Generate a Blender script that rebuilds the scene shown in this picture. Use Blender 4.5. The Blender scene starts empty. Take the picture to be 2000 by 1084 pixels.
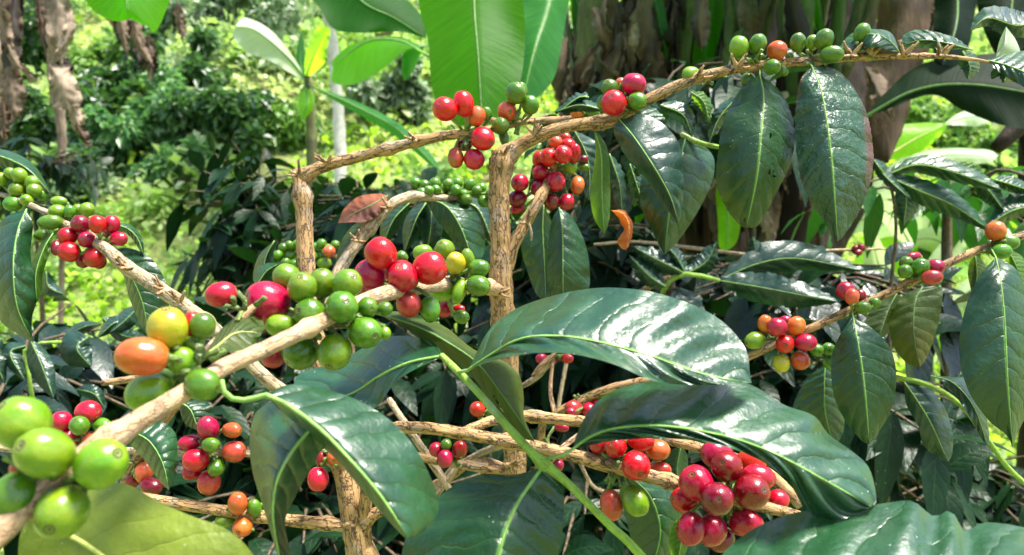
import bpy, math, random
import numpy as np
from mathutils import Vector, Matrix, Quaternion, noise
random.seed(7); rng = np.random.default_rng(7)
R_ = math.radians
S = bpy.context.scene
C = S.collection

# ---------------------------------------------------------------- camera, sky, sun, exposure
F = 1570.0; CX, CY = 1000.0, 542.0; CAMZ = 1.3
cd = bpy.data.cameras.new('camera'); cam = bpy.data.objects.new('camera', cd); C.objects.link(cam)
cam.location = (0, 0, CAMZ); cam.rotation_euler = (R_(90), 0, 0)
cd.sensor_width = 36; cd.lens = 36*F/2000; cd.clip_start = 0.01; cd.clip_end = 300
cd.dof.use_dof = True; cd.dof.focus_distance = 0.44; cd.dof.aperture_fstop = 15
S.camera = cam
SUN_EL, SUN_AZ = R_(70), R_(112)       # azimuth measured from +Y towards +X
w = bpy.data.worlds.new('World'); S.world = w; w.use_nodes = True
wn = w.node_tree.nodes; wl = w.node_tree.links
sky = wn.new('ShaderNodeTexSky'); sky.sky_type = 'NISHITA'; sky.sun_disc = False
sky.sun_elevation = SUN_EL; sky.sun_rotation = SUN_AZ; sky.air_density = 1.0; sky.dust_density = 2.5; sky.ozone_density = 1.0
wl.new(sky.outputs[0], wn['Background'].inputs[0]); wn['Background'].inputs[1].default_value = 0.12
sd = bpy.data.lights.new('sun', 'SUN'); sun = bpy.data.objects.new('sun', sd); C.objects.link(sun)
sd.energy = 4.6; sd.angle = R_(16); sd.color = (1.0, 0.95, 0.86)
sdir = Vector((math.sin(SUN_AZ)*math.cos(SUN_EL), math.cos(SUN_AZ)*math.cos(SUN_EL), math.sin(SUN_EL)))
sun.rotation_euler = sdir.to_track_quat('Z', 'Y').to_euler(); sun.location = sdir*20
S.view_settings.view_transform = 'Standard'; S.view_settings.look = 'None'
S.view_settings.exposure = 1.5; S.view_settings.gamma = 1
S.render.engine = 'CYCLES'; S.cycles.use_denoising = True
S.cycles.max_bounces = 6; S.cycles.transparent_max_bounces = 8; S.cycles.transmission_bounces = 4
S.cycles.diffuse_bounces = 3; S.cycles.glossy_bounces = 3; S.cycles.sample_clamp_indirect = 6

# ---------------------------------------------------------------- helpers
def P(x, y, d): return Vector(((x-CX)/F*d, d, CAMZ+(CY-y)/F*d))
WM = {}
def put(o, parent=None, M=None):
    M = M or Matrix.Identity(4)
    C.objects.link(o) if o.name not in C.objects else None
    if parent: o.parent = parent; o.matrix_parent_inverse = WM[parent.name].inverted()
    o.matrix_basis = M; WM[o.name] = M
    return o
def tag(o, label=None, cat=None, group=None, kind=None):
    if label: o['label'] = label
    if cat: o['category'] = cat
    if group: o['group'] = group
    if kind: o['kind'] = kind
    return o
def thing(name, label, cat, loc, group=None):
    o = bpy.data.objects.new(name, None); o.empty_display_size = .05
    put(o, None, Matrix.Translation(loc)); return tag(o, label, cat, group)
def mesh_np(name, V, Fc, mats, smooth=True, tint=None, uv=None, bk=None):
    me = bpy.data.meshes.new(name)
    V = np.asarray(V, dtype=np.float32).reshape(-1, 3); Fc = np.asarray(Fc, dtype=np.int32)
    k = Fc.shape[1]; n = len(Fc)
    me.vertices.add(len(V)); me.vertices.foreach_set('co', V.ravel())
    me.loops.add(n*k); me.loops.foreach_set('vertex_index', Fc.ravel())
    me.polygons.add(n); me.polygons.foreach_set('loop_start', np.arange(0, n*k, k, dtype=np.int32))
    me.polygons.foreach_set('loop_total', np.full(n, k, dtype=np.int32))
    me.update(calc_edges=True)
    me.polygons.foreach_set('use_smooth', np.full(n, smooth))
    if tint is not None:
        a = me.attributes.new('tint', 'FLOAT', 'POINT'); a.data.foreach_set('value', np.asarray(tint, dtype=np.float32))
    if uv is not None:
        a = me.attributes.new('lf', 'FLOAT_VECTOR', 'POINT'); a.data.foreach_set('vector', np.asarray(uv, dtype=np.float32).ravel())
    if bk is not None:
        a = me.attributes.new('bk', 'FLOAT_VECTOR', 'POINT'); a.data.foreach_set('vector', np.asarray(bk, dtype=np.float32).ravel())
    for m in (mats if isinstance(mats, (list, tuple)) else [mats]): me.materials.append(m)
    me.validate(clean_customdata=False)
    return me
def obj(name, me, parent=None, M=None):
    o = bpy.data.objects.new(name, me)
    return put(o, parent, M)
def catmull(pts, n):
    """n points evenly spaced by length along a smooth curve through pts (any dimension)"""
    p = np.array([list(q) for q in pts], float)
    if len(p) == 2: dense = p[0]+(p[1]-p[0])*np.linspace(0, 1, 40)[:, None]
    else:
        e = np.vstack([2*p[0]-p[1], p, 2*p[-1]-p[-2]]); out = []
        for i in range(1, len(e)-2):
            t = np.linspace(0, 1, 24, endpoint=(i == len(e)-3))[:, None]
            a, b, c, d = e[i-1], e[i], e[i+1], e[i+2]
            out.append(.5*((2*b)+(c-a)*t+(2*a-5*b+4*c-d)*t*t+(-a+3*b-3*c+d)*t**3))
        dense = np.vstack(out)
    k = min(dense.shape[1], 3)
    s = np.concatenate([[0], np.cumsum(np.linalg.norm(np.diff(dense[:, :k], axis=0), axis=1))])
    return np.array([np.interp(np.linspace(0, s[-1], n), s, dense[:, j]) for j in range(dense.shape[1])]).T

# ---------------------------------------------------------------- node helpers
class NT:
    def __init__(s, name):
        s.m = bpy.data.materials.new(name); s.m.use_nodes = True; s.t = s.m.node_tree
        s.b = s.t.nodes['Principled BSDF']; s.out = s.t.nodes['Material Output']
    def n(s, typ, ins=None, **pr):
        x = s.t.nodes.new(typ)
        for k, v in pr.items(): setattr(x, k, v)
        for k, v in (ins or {}).items(): s.set(x.inputs[k], v)
        return x
    def set(s, inp, v):
        if isinstance(v, bpy.types.NodeSocket): s.t.links.new(v, inp)
        elif isinstance(v, bpy.types.Node): s.t.links.new(v.outputs[0], inp)
        else:
            if isinstance(v, tuple) and len(v) == 3 and inp.type == 'RGBA': v = (*v, 1)
            inp.default_value = v
    def mth(s, op, a, b=0.0, c=0.0, clamp=False):
        x = s.t.nodes.new('ShaderNodeMath'); x.operation = op; x.use_clamp = clamp
        s.set(x.inputs[0], a); s.set(x.inputs[1], b); s.set(x.inputs[2], c); return x.outputs[0]
    def noise(s, vec, scale, detail=3, rough=.5):
        return s.n('ShaderNodeTexNoise', {'Vector': vec, 'Scale': scale, 'Detail': detail, 'Roughness': rough}).outputs[0]
    def mix(s, f, a, b):
        x = s.t.nodes.new('ShaderNodeMix'); x.data_type = 'RGBA'
        s.set(x.inputs[0], f); s.set(x.inputs[6], a); s.set(x.inputs[7], b); return x.outputs[2]
    def rng(s, v, a, b, c=0., d=1.):
        x = s.n('ShaderNodeMapRange', {0: v, 1: a, 2: b, 3: c, 4: d}); return x.outputs[0]
    def bump(s, h, strength, dist, normal=None):
        x = s.n('ShaderNodeBump', {'Height': h, 'Strength': strength, 'Distance': dist})
        if normal is not None: s.set(x.inputs['Normal'], normal)
        return x.outputs[0]
    def attr(s, name, out='Vector'): return s.n('ShaderNodeAttribute', attribute_name=name).outputs[out]
    def obj(s): return s.n('ShaderNodeTexCoord').outputs['Object']
    def base(s, **kw):
        for k, v in kw.items(): s.set(s.b.inputs[k.replace('_', ' ')], v)
    def translucent(s, col, f, normal=None):
        t = s.n('ShaderNodeBsdfTranslucent', {'Color': col})
        mx = s.n('ShaderNodeMixShader', {0: f}); s.t.links.new(s.b.outputs[0], mx.inputs[1]); s.t.links.new(t.outputs[0], mx.inputs[2])
        s.t.links.new(mx.outputs[0], s.out.inputs[0])

def leaf_mat(name, top, vein, trans, rough=.34, tf=.25, blotch=None, bs=.5, nv=8.0, quilt=1.0, coat=0.0, vb=.6, vcol=.12, spec=.6, edge=None):
    """coffee leaf: pinnate veins from the 'lf' attribute (x: signed side -1..1, y: along 0..1, z: random)"""
    N = NT(name); sx = N.n('ShaderNodeSeparateXYZ', {0: N.attr('lf')})
    u, v = sx.outputs[0], sx.outputs[1]; s = N.mth('ABSOLUTE', u); oc = N.obj()
    wob = N.mth('MULTIPLY', N.mth('SUBTRACT', N.noise(oc, 45, 3), .5), 1.1)
    side = N.mth('MULTIPLY', N.mth('SIGN', u), .25)
    ph = N.mth('ADD', N.mth('ADD', N.mth('SUBTRACT', N.mth('MULTIPLY', v, N.mth('ADD', nv-1., N.mth('MULTIPLY', sx.outputs[2], 2.5))), N.mth('MULTIPLY', N.mth('POWER', s, 1.25), 1.25)), side), wob)
    fr = N.mth('FRACT', ph); tri = N.mth('MULTIPLY', N.mth('ABSOLUTE', N.mth('SUBTRACT', fr, .5)), 2)  # 1 on the vein
    veinm = N.rng(tri, .93, 1.0); veinm = N.mth('MULTIPLY', veinm, N.rng(s, .95, .6))
    midm = N.rng(s, .05, .015)
    quiltm = N.mth('SUBTRACT', 1, N.mth('POWER', tri, 2.5))
    n1 = N.noise(oc, 55, 4, .6); n2 = N.noise(oc, 420, 3, .6); n3 = N.noise(oc, 14, 3, .5)
    col = N.mix(N.rng(n1, .3, .7), tuple(c*.78 for c in top), tuple(min(1, c*1.3) for c in top))
    if blotch:
        bm = N.rng(n3, .54, .66); col = N.mix(bm, col, blotch)
    col = N.mix(N.mth('MULTIPLY', veinm, vcol), col, vein)
    col = N.mix(midm, col, vein)
    if edge:
        em = N.mth('MULTIPLY', N.rng(N.mth('ADD', s, N.mth('MULTIPLY', N.mth('SUBTRACT', n3, .5), .8)), .84, .96), N.rng(N.noise(oc, 22, 2), .42, .58)); col = N.mix(N.mth('MULTIPLY', em, .85), col, edge)
    spk = N.n('ShaderNodeTexVoronoi', {'Vector': oc, 'Scale': 230.0}); spm = N.rng(spk.outputs[0], .09, .05)
    spm = N.mth('MULTIPLY', spm, N.rng(N.noise(oc, 25, 1), .55, .6))
    col = N.mix(N.mth('MULTIPLY', spm, .8), col, (.5, .52, .42))
    n4 = N.noise(oc, 150, 3, .5); h = N.mth('ADD', N.mth('MULTIPLY', N.mth('MULTIPLY', quiltm, quilt*.7), N.rng(n3, .3, .7, .4, 1.2)), N.mth('MULTIPLY', n2, bs*.7)); h = N.mth('ADD', h, N.mth('ADD', N.mth('MULTIPLY', n4, bs*1.6), N.mth('MULTIPLY', n1, bs*2.2)))
    h = N.mth('SUBTRACT', h, N.mth('MULTIPLY', veinm, .25))
    nb = N.bump(h, vb, .0016)
    rr = N.rng(n1, .25, .75, rough-.08, rough+.14)
    N.base(Base_Color=col, Roughness=rr, Normal=nb, Coat_Weight=coat, Coat_Roughness=.3)
    N.b.inputs['Specular IOR Level'].default_value = spec
    N.translucent(N.mix(N.mth('MULTIPLY', veinm, .6), trans, tuple(c*.5 for c in trans)), tf)
    return N.m
def banana_mat(name, top, vein, trans, tf=.5, rough=.35, dark=.7, spec=.3):
    N = NT(name); sx = N.n('ShaderNodeSeparateXYZ', {0: N.attr('lf')})
    u, v = sx.outputs[0], sx.outputs[1]; s = N.mth('ABSOLUTE', u)
    cv = N.n('ShaderNodeCombineXYZ', {0: N.mth('MULTIPLY', u, 1.2), 1: N.mth('MULTIPLY', N.mth('SUBTRACT', v, N.mth('MULTIPLY', s, .05)), 90.0), 2: 0.0})
    st = N.noise(cv, 1.0, 4, .6); big = N.noise(N.obj(), 6, 3)
    col = N.mix(N.rng(st, .3, .7), tuple(c*dark for c in top), tuple(min(1, c*1.15) for c in top))
    col = N.mix(N.rng(big, .35, .7, 0, .5), col, tuple(c*.6 for c in top))
    mid = N.rng(s, .055, .03); col = N.mix(mid, col, vein)
    tc = N.mix(N.rng(st, .3, .7), tuple(c*.75 for c in trans), trans); tc = N.mix(N.mth('MULTIPLY', mid, .6), tc, tuple(c*.35 for c in trans))
    N.base(Base_Color=col, Roughness=rough, Normal=N.bump(st, .35, .004)); N.b.inputs['Specular IOR Level'].default_value = spec; N.translucent(tc, tf)
    return N.m
def dry_mat(name, a, b, sc=30, tf=.15):
    N = NT(name); oc = N.obj()
    mp = N.n('ShaderNodeMapping', {'Vector': oc, 'Scale': (1.0, 1.0, .18)})
    n1 = N.noise(mp, sc*2.5, 6, .65); n2 = N.noise(oc, sc*.35, 4, .6)
    col = N.mix(N.rng(n1, .32, .68), a, b); col = N.mix(N.rng(n2, .45, .75), col, tuple(c*.35 for c in a))
    N.base(Base_Color=col, Roughness=.8, Normal=N.bump(n1, .6, .008)); N.translucent(b, tf); return N.m
def bark_mat(name, a, b, crack, scale=1.0, cr=1.0):
    N = NT(name); bk = N.attr('bk')
    mp = N.n('ShaderNodeMapping', {'Vector': bk, 'Scale': (1., 1., .16)})
    f1 = N.noise(mp, 900*scale, 5, .65); f2 = N.noise(bk, 140*scale, 4, .6)
    mp2 = N.n('ShaderNodeMapping', {'Vector': bk, 'Scale': (1., 1., .13)})
    dist = N.n('ShaderNodeVectorMath', {0: mp2, 1: N.n('ShaderNodeVectorMath', {0: N.n('ShaderNodeTexNoise', {'Vector': bk, 'Scale': 260.*scale, 'Detail': 3.}).outputs[1], 3: .004}, operation='SCALE')}, operation='ADD')
    vo = N.n('ShaderNodeTexVoronoi', {'Vector': dist, 'Scale': 330.*scale}, feature='DISTANCE_TO_EDGE')
    crm = N.rng(vo.outputs[0], .075, .015)
    crm = N.mth('MULTIPLY', crm, N.rng(f2, .32, .5))
    col = N.mix(N.rng(f1, .3, .7), a, b)
    col = N.mix(N.rng(f2, .42, .8, 0, .75), col, tuple(c*.45 for c in a))
    col = N.mix(N.rng(N.noise(bk, 55*scale, 3), .56, .68, 0, .35), col, tuple(.5*c+.22 for c in (a[1], a[1], a[1])))
    col = N.mix(N.mth('MULTIPLY', crm, .85*cr), col, crack)
    h = N.mth('ADD', N.mth('MULTIPLY', f1, .7), N.mth('MULTIPLY', f2, .6)); h = N.mth('SUBTRACT', h, N.mth('MULTIPLY', crm, .9*cr))
    N.base(Base_Color=col, Roughness=.72, Normal=N.bump(h, 1.0, .0012)); return N.m
def berry_mat(name, main, blush, bl=.25, dark=.55, rough=.22):
    N = NT(name); oc = N.obj(); sx = N.n('ShaderNodeSeparateXYZ', {0: oc})
    oi = N.n('ShaderNodeObjectInfo').outputs['Random']
    off = N.n('ShaderNodeVectorMath', {0: oc, 1: N.n('ShaderNodeCombineXYZ', {0: N.mth('MULTIPLY', oi, 37.), 1: N.mth('MULTIPLY', oi, 19.), 2: 0.})}, operation='ADD')
    r = N.mth('SQRT', N.mth('ADD', N.mth('POWER', sx.outputs[0], 2), N.mth('POWER', sx.outputs[1], 2)))
    up = N.rng(sx.outputs[2], 0, .3)
    n1 = N.noise(off, .85, 2); n2 = N.noise(off, 14, 4, .6); n3 = N.noise(off, 3, 3)
    col = N.mix(N.rng(n1, .5-bl*.5, .78-bl*.4), main, blush)
    col = N.mix(N.rng(n3, .35, .75, 0, .45), col, tuple(c*dark for c in main))
    hue = N.n('ShaderNodeHueSaturation', {'Color': col, 'Hue': N.rng(oi, 0, 1, .488, .512), 'Value': N.rng(oi, 0, 1, .75, 1.2)})
    col = hue.outputs[0]
    col = N.mix(N.rng(n2, .62, .70, 0, .07), col, (.6, .5, .35))
    disc = N.mth('MULTIPLY', N.rng(r, .085, .06), up)
    ring = N.mth('MULTIPLY', N.mth('MULTIPLY', N.rng(r, .14, .155), N.rng(r, .235, .205)), up)
    halo = N.mth('MULTIPLY', N.rng(r, .3, .15), up)
    col = N.mix(N.mth('MULTIPLY', halo, .25), col, (.25, .18, .06))
    col = N.mix(N.mth('MULTIPLY', ring, .95), col, (.05, .03, .012)); col = N.mix(disc, col, (.04, .024, .012))
    base = N.rng(sx.outputs[2], -.86, -.97); col = N.mix(base, col, (.12, .14, .03))
    rr = N.rng(n2, .35, .7, rough-.05, rough+.12)
    h = N.mth('ADD', N.mth('MULTIPLY', n2, .25), N.mth('MULTIPLY', N.noise(off, 3.5, 2), .8)); h = N.mth('SUBTRACT', h, N.mth('MULTIPLY', ring, .6))
    N.base(Base_Color=col, Roughness=rr, Normal=N.bump(h, .22, .0012), Subsurface_Weight=.12, Subsurface_Radius=(1., .5, .2), Subsurface_Scale=.003, Coat_Weight=.2, Coat_Roughness=.12)
    N.b.inputs['Specular IOR Level'].default_value = .5
    return N.m
def tint_leaf_mat(name, a, b, trans, rough=.4, tf=.25, spec=.5):
    N = NT(name); t = N.attr('tint', 'Fac'); col = N.mix(t, a, b)
    n = N.noise(N.obj(), 1.7, 3); col = N.mix(N.rng(n, .35, .7, 0, .4), col, tuple(c*.5 for c in a))
    N.base(Base_Color=col, Roughness=rough, Normal=N.bump(N.noise(N.obj(), 180, 2), .3, .002)); N.b.inputs['Specular IOR Level'].default_value = spec
    N.translucent(N.mix(t, tuple(c*.7 for c in trans), trans), tf); return N.m

M = {}
M['leaf'] = leaf_mat('leaf_dark', (.007, .044, .012), (.14, .32, .05), (.06, .22, .02), tf=.05)
M['leaf_glare'] = leaf_mat('leaf_glossy', (.006, .048, .014), (.15, .34, .06), (.06, .22, .02), rough=.34, tf=.06, vb=.8, bs=.3, spec=.75, coat=.35)
M['leaf_blue'] = leaf_mat('leaf_blue_green', (.012, .040, .024), (.12, .24, .07), (.04, .15, .03), rough=.32, tf=.08, vb=.45, quilt=.6)
M['leaf_spot'] = leaf_mat('leaf_blotched', (.011, .048, .009), (.15, .30, .05), (.07, .22, .01), tf=.08, blotch=(.09, .13, .012))
M['leaf_rust'] = leaf_mat('leaf_rust_edge', (.014, .055, .026), (.16, .32, .06), (.06, .2, .02), tf=.04, rough=.34, vb=.8, bs=.9, edge=(.10, .03, .02))
M['leaf_under'] = leaf_mat('leaf_underside', (.032, .062, .006), (.08, .13, .02), (.10, .17, .008), rough=.5, tf=.3, blotch=(.09, .09, .008), quilt=.5)
M['leaf_olive'] = leaf_mat('leaf_olive', (.05, .13, .012), (.16, .28, .04), (.18, .36, .02), rough=.42, tf=.4)
M['leaf_lime'] = leaf_mat('leaf_lime', (.15, .20, .02), (.32, .36, .06), (.26, .38, .015), rough=.42, tf=.35, blotch=(.24, .22, .015), vcol=.5, quilt=.6)
M['leaf_dead'] = leaf_mat('leaf_dead', (.20, .065, .03), (.2, .1, .05), (.2, .06, .03), rough=.6, quilt=.3, vb=.4, bs=1., spec=.2, tf=.15, blotch=(.08, .03, .02))
M['leaf_orange'] = leaf_mat('leaf_orange', (.62, .24, .06), (.6, .35, .12), (.8, .3, .04), rough=.6, tf=.5, blotch=(.6, .09, .03))
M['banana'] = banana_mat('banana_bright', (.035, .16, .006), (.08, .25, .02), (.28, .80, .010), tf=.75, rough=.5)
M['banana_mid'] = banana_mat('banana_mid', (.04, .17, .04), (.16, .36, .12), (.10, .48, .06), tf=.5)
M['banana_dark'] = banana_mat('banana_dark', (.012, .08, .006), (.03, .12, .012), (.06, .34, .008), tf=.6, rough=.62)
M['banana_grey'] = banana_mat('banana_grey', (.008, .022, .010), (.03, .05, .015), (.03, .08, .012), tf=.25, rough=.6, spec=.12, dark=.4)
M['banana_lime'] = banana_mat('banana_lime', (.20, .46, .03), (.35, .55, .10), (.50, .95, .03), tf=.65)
M['banana_pale'] = banana_mat('banana_pale', (.58, .68, .50), (.7, .78, .55), (.6, .8, .35), tf=.35, rough=.25, dark=.9, spec=.6)  # white glare on the blades is painted into this colour
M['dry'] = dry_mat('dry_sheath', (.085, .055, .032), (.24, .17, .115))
M['dry_pale'] = dry_mat('dry_sheath_pale', (.20, .14, .09), (.44, .35, .26)); M['dry_dark'] = dry_mat('dry_sheath_dark', (.012, .007, .004), (.04, .024, .013))  # the near-black version carries the clump's shade in its colour
M['dry_red'] = dry_mat('dry_leaf_red', (.055, .032, .02), (.15, .09, .05))
M['stem_green'] = dry_mat('pseudostem_green', (.03, .075, .012), (.09, .15, .035), tf=.0)
M['stem_olive'] = dry_mat('pseudostem_olive', (.06, .065, .018), (.16, .17, .06), tf=.0)
M['stem_grey'] = dry_mat('pseudostem_grey', (.10, .11, .06), (.25, .27, .17), tf=.0)
M['bark'] = bark_mat('coffee_bark', (.33, .185, .065), (.52, .325, .14), (.035, .018, .009))
M['bark_pale'] = bark_mat('coffee_bark_pale', (.36, .26, .14), (.54, .42, .27), (.10, .07, .04), cr=.8)
M['bark_smooth'] = bark_mat('young_bark', (.42, .255, .13), (.60, .42, .25), (.16, .09, .045), cr=.5)
M['bark_twig'] = bark_mat('twig_bark', (.34, .19, .08), (.50, .33, .17), (.08, .05, .03))
M['bark_bush'] = bark_mat('bush_bark', (.10, .07, .035), (.18, .13, .07), (.03, .02, .01)); M['shoot'] = bark_mat('green_shoot', (.20, .38, .04), (.30, .48, .07), (.25, .22, .05), cr=.25)
M['rib'] = bark_mat('leaf_rib', (.19, .38, .07), (.26, .46, .11), (.2, .3, .1), cr=0)
M['rib_dark'] = bark_mat('leaf_rib_dark', (.10, .22, .05), (.14, .28, .06), (.1, .15, .03), cr=0)
M['rib_lime'] = bark_mat('leaf_rib_lime', (.42, .5, .10), (.5, .55, .14), (.4, .4, .1), cr=0)
M['stalk'] = bark_mat('fruit_stalk', (.13, .22, .04), (.22, .32, .07), (.08, .06, .03), cr=.6)
M['white_bark'] = bark_mat('pale_trunk', (.55, .50, .42), (.8, .78, .72), (.3, .25, .2), scale=.12, cr=.4)
B = {'R': berry_mat('cherry_red', (.36, .0010, .015), (.44, .002, .020)),
     'P': berry_mat('cherry_crimson', (.43, .0015, .026), (.50, .004, .034)),
     'D': berry_mat('cherry_deep_red', (.15, .0005, .007), (.22, .001, .010), dark=.6),
     'K': berry_mat('cherry_pink_orange', (.50, .024, .026), (.52, .08, .028), bl=.5),
     'O': berry_mat('cherry_orange', (.54, .07, .012), (.55, .14, .018), bl=.5, dark=.75),
     'Y': berry_mat('cherry_yellow', (.56, .44, .01), (.36, .42, .015), bl=.35, dark=.85),
     'L': berry_mat('cherry_lime', (.10, .235, .005), (.19, .28, .010), bl=.3, dark=.7),
     'G': berry_mat('cherry_green', (.048, .155, .005), (.10, .22, .008), bl=.3, dark=.6),
     'M': berry_mat('cherry_turning', (.14, .18, .012), (.50, .05, .015), bl=.75, dark=.8)}

# ---------------------------------------------------------------- shape builders
def tube_np(pts, nodes=(), seg=16, step=.003, rough=.06, swell=.35, cap=True, seed=0, nmin=4):
    """pts: (x, y, z, r) world; returns V, F, bk"""
    L = sum((Vector(pts[i+1][:3])-Vector(pts[i][:3])).length for i in range(len(pts)-1))
    n = max(nmin, int(L/step)+2); q = catmull(pts, n); c = q[:, :3]; r = q[:, 3].copy()
    s = np.linspace(0, L, n)
    for f in nodes:
        r *= 1+swell*np.exp(-((s-f*L)/(np.interp(f*L, s, q[:, 3])*1.0))**2)
    V = []; bk = []
    T = np.gradient(c, axis=0); T /= np.linalg.norm(T, axis=1)[:, None]+1e-12
    ref = Vector((0, 0, 1)) if abs(T[0][2]) < .9 else Vector((1, 0, 0))
    a = Vector(T[0]).cross(ref).normalized()
    for i in range(n):
        t = Vector(T[i]); a = (a-t*a.dot(t)).normalized(); b = t.cross(a)
        for k in range(seg):
            th = 2*math.pi*k/seg; d = a*math.cos(th)+b*math.sin(th)
            rr = r[i]
            if rough:
                rr *= 1+rough*2*noise.noise(Vector((math.cos(th)*1.3+seed*7.1, math.sin(th)*1.3, s[i]/max(r[i], 1e-4)*.45)))+rough*noise.noise(Vector((math.cos(th)*4+seed, math.sin(th)*4, s[i]/max(r[i], 1e-4)*1.1)))
            V.append(Vector(c[i])+d*rr); bk.append((math.cos(th)*r[i]+seed, math.sin(th)*r[i], s[i]))
    Fc = []
    for i in range(n-1):
        for k in range(seg):
            k2 = (k+1) % seg; Fc.append((i*seg+k, i*seg+k2, (i+1)*seg+k2, (i+1)*seg+k))
    if cap:
        for e, i in ((0, 0), (1, n-1)):
            ci = len(V); V.append(Vector(c[i])+Vector(T[i])*(r[i]*.25*(1 if e else -1))); bk.append((seed, 0, s[i]))
            for k in range(0, seg, 1):
                k2 = (k+1) % seg
                Fc.append((i*seg+k, i*seg+k2, ci, ci) if e else (i*seg+k2, i*seg+k, ci, ci))
    return V, Fc, bk
def mesh_poly(name, V, Fc, mats, **kw):
    """mixed quads / degenerate quads -> clean mesh"""
    bk = kw.get('bk'); me = bpy.data.meshes.new(name)
    me.from_pydata([tuple(v) for v in V], [], [tuple(dict.fromkeys(f)) for f in Fc])
    me.polygons.foreach_set('use_smooth', [True]*len(me.polygons))
    if bk is not None:
        a = me.attributes.new('bk', 'FLOAT_VECTOR', 'POINT'); a.data.foreach_set('vector', np.asarray(bk, dtype=np.float32).ravel())
    me.materials.append(mats); me.update(); return me
SEED = [0]
def branch(name, parent, pts, mat, nodes=(), label=None, **kw):
    """pts: (px, py, depth, radius in photo pixels)"""
    SEED[0] += 1
    w_ = [(*P(x, y, d), r*d/F) for x, y, d, r in pts]
    V, Fc, bk = tube_np(w_, nodes, seed=SEED[0]*.37, **kw)
    o = obj(name, mesh_poly(name, V, Fc, M[mat], bk=bk), parent)
    if label: o['label'] = label
    return o
def leaf(parent, mid, A, Bq, mat='leaf', off=(.02, .02), name='leaf', rib='rib', ribr=1.4, ruf=.0014, n=56, m=9, label=None, quilt=.0003, nv=8, petiole=None, jag=0.0, holes=()):
    """leaf surface from its midrib (px, py, depth) and its two margins ([(px, py)...] or a half-width in px); off: how far
    each margin lies behind (+) or before (-) the midrib in metres"""
    SEED[0] += 1; sd_ = SEED[0]*3.7
    mq = catmull(mid, n); base, tip = mid[0], mid[-1]
    def edge(E, sgn):
        if isinstance(E, (int, float)):
            T = np.gradient(mq[:, :2], axis=0); T /= np.linalg.norm(T, axis=1)[:, None]
            t = np.linspace(0, 1, n); wv = E*np.sin(np.pi*np.clip(t, 0, 1)**.85)**.75*(1-.25*t**6)
            nn = np.stack([T[:, 1], -T[:, 0]], 1)*sgn
            e = mq[:, :2]+nn*wv[:, None]
        else: e = catmull([(base[0], base[1])]+list(E)+[(tip[0], tip[1])], n)
        if jag:
            for i in range(n): e[i] += jag*np.array([noise.noise(Vector((i*.5, sd_, sgn))), noise.noise(Vector((i*.5, sd_+5, sgn)))])
        return e
    ea, eb = edge(A, 1), edge(Bq, -1)
    V = []; lf = []; cols = 2*m+1
    for i in range(n):
        t = i/(n-1); env = min(1, 5*t, 5*(1-t)+.1)
        for j in range(-m, m+1):
            s = abs(j)/m; E = ea if j < 0 else eb; o_ = off[0] if j < 0 else off[1]; o_ = o_[0]+(o_[1]-o_[0])*t if isinstance(o_, tuple) else o_
            x = mq[i, 0]*(1-s)+E[i, 0]*s; y = mq[i, 1]*(1-s)+E[i, 1]*s
            d = mq[i, 2]+o_*s**1.4*env
            ph = t*nv-1.25*s**1.25+(.25 if j > 0 else -.25)
            d += -quilt*(.4+1.2*abs(noise.noise(Vector((t*2.5, sd_, s)))*1.6))*math.sin(2*math.pi*ph)*env*min(1, 3*s)*mq[i, 2]/.35
            d += ruf*6*s*s*env*noise.noise(Vector((t*3.2+sd_, s*.7*(1 if j > 0 else -1), sd_)))
            d += ruf*2.2*s**3*env*noise.noise(Vector((t*11+sd_, 3 if j > 0 else 7, sd_)))
            V.append(P(x, y, d)); lf.append((j/m, t, sd_ % 1))
    Fc = []
    for i in range(n-1):
        for j in range(cols-1):
            a = i*cols+j; tc, sc = (i+.5)/(n-1), (j+.5-m)/m
            if any(((tc-h[0])/h[2])**2+((sc-h[1])/(h[2]*4))**2 < 1+.8*noise.noise(Vector((tc*40, sc*9, h[0]*9))) for h in holes): continue
            Fc.append((a, a+1, a+cols+1, a+cols))
    mt = M[mat]
    o = obj(name, mesh_np(name, V, Fc, mt, uv=lf), parent)
    if label: o['label'] = label
    if rib:
        pts = [(*P(*q), ribr*(1-.75*k/(n-1))*q[2]/F) for k, q in enumerate(mq)][:-2][::3]
        if petiole:
            pts = [(*P(*q), ribr*1.15*q[2]/F) for q in petiole]+pts
        Vt, Ft, bk = tube_np(pts, seg=8, step=.004, rough=.02, seed=sd_)
        obj('midrib', mesh_poly('midrib', Vt, Ft, M[rib], bk=bk), o)
    return o

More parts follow.
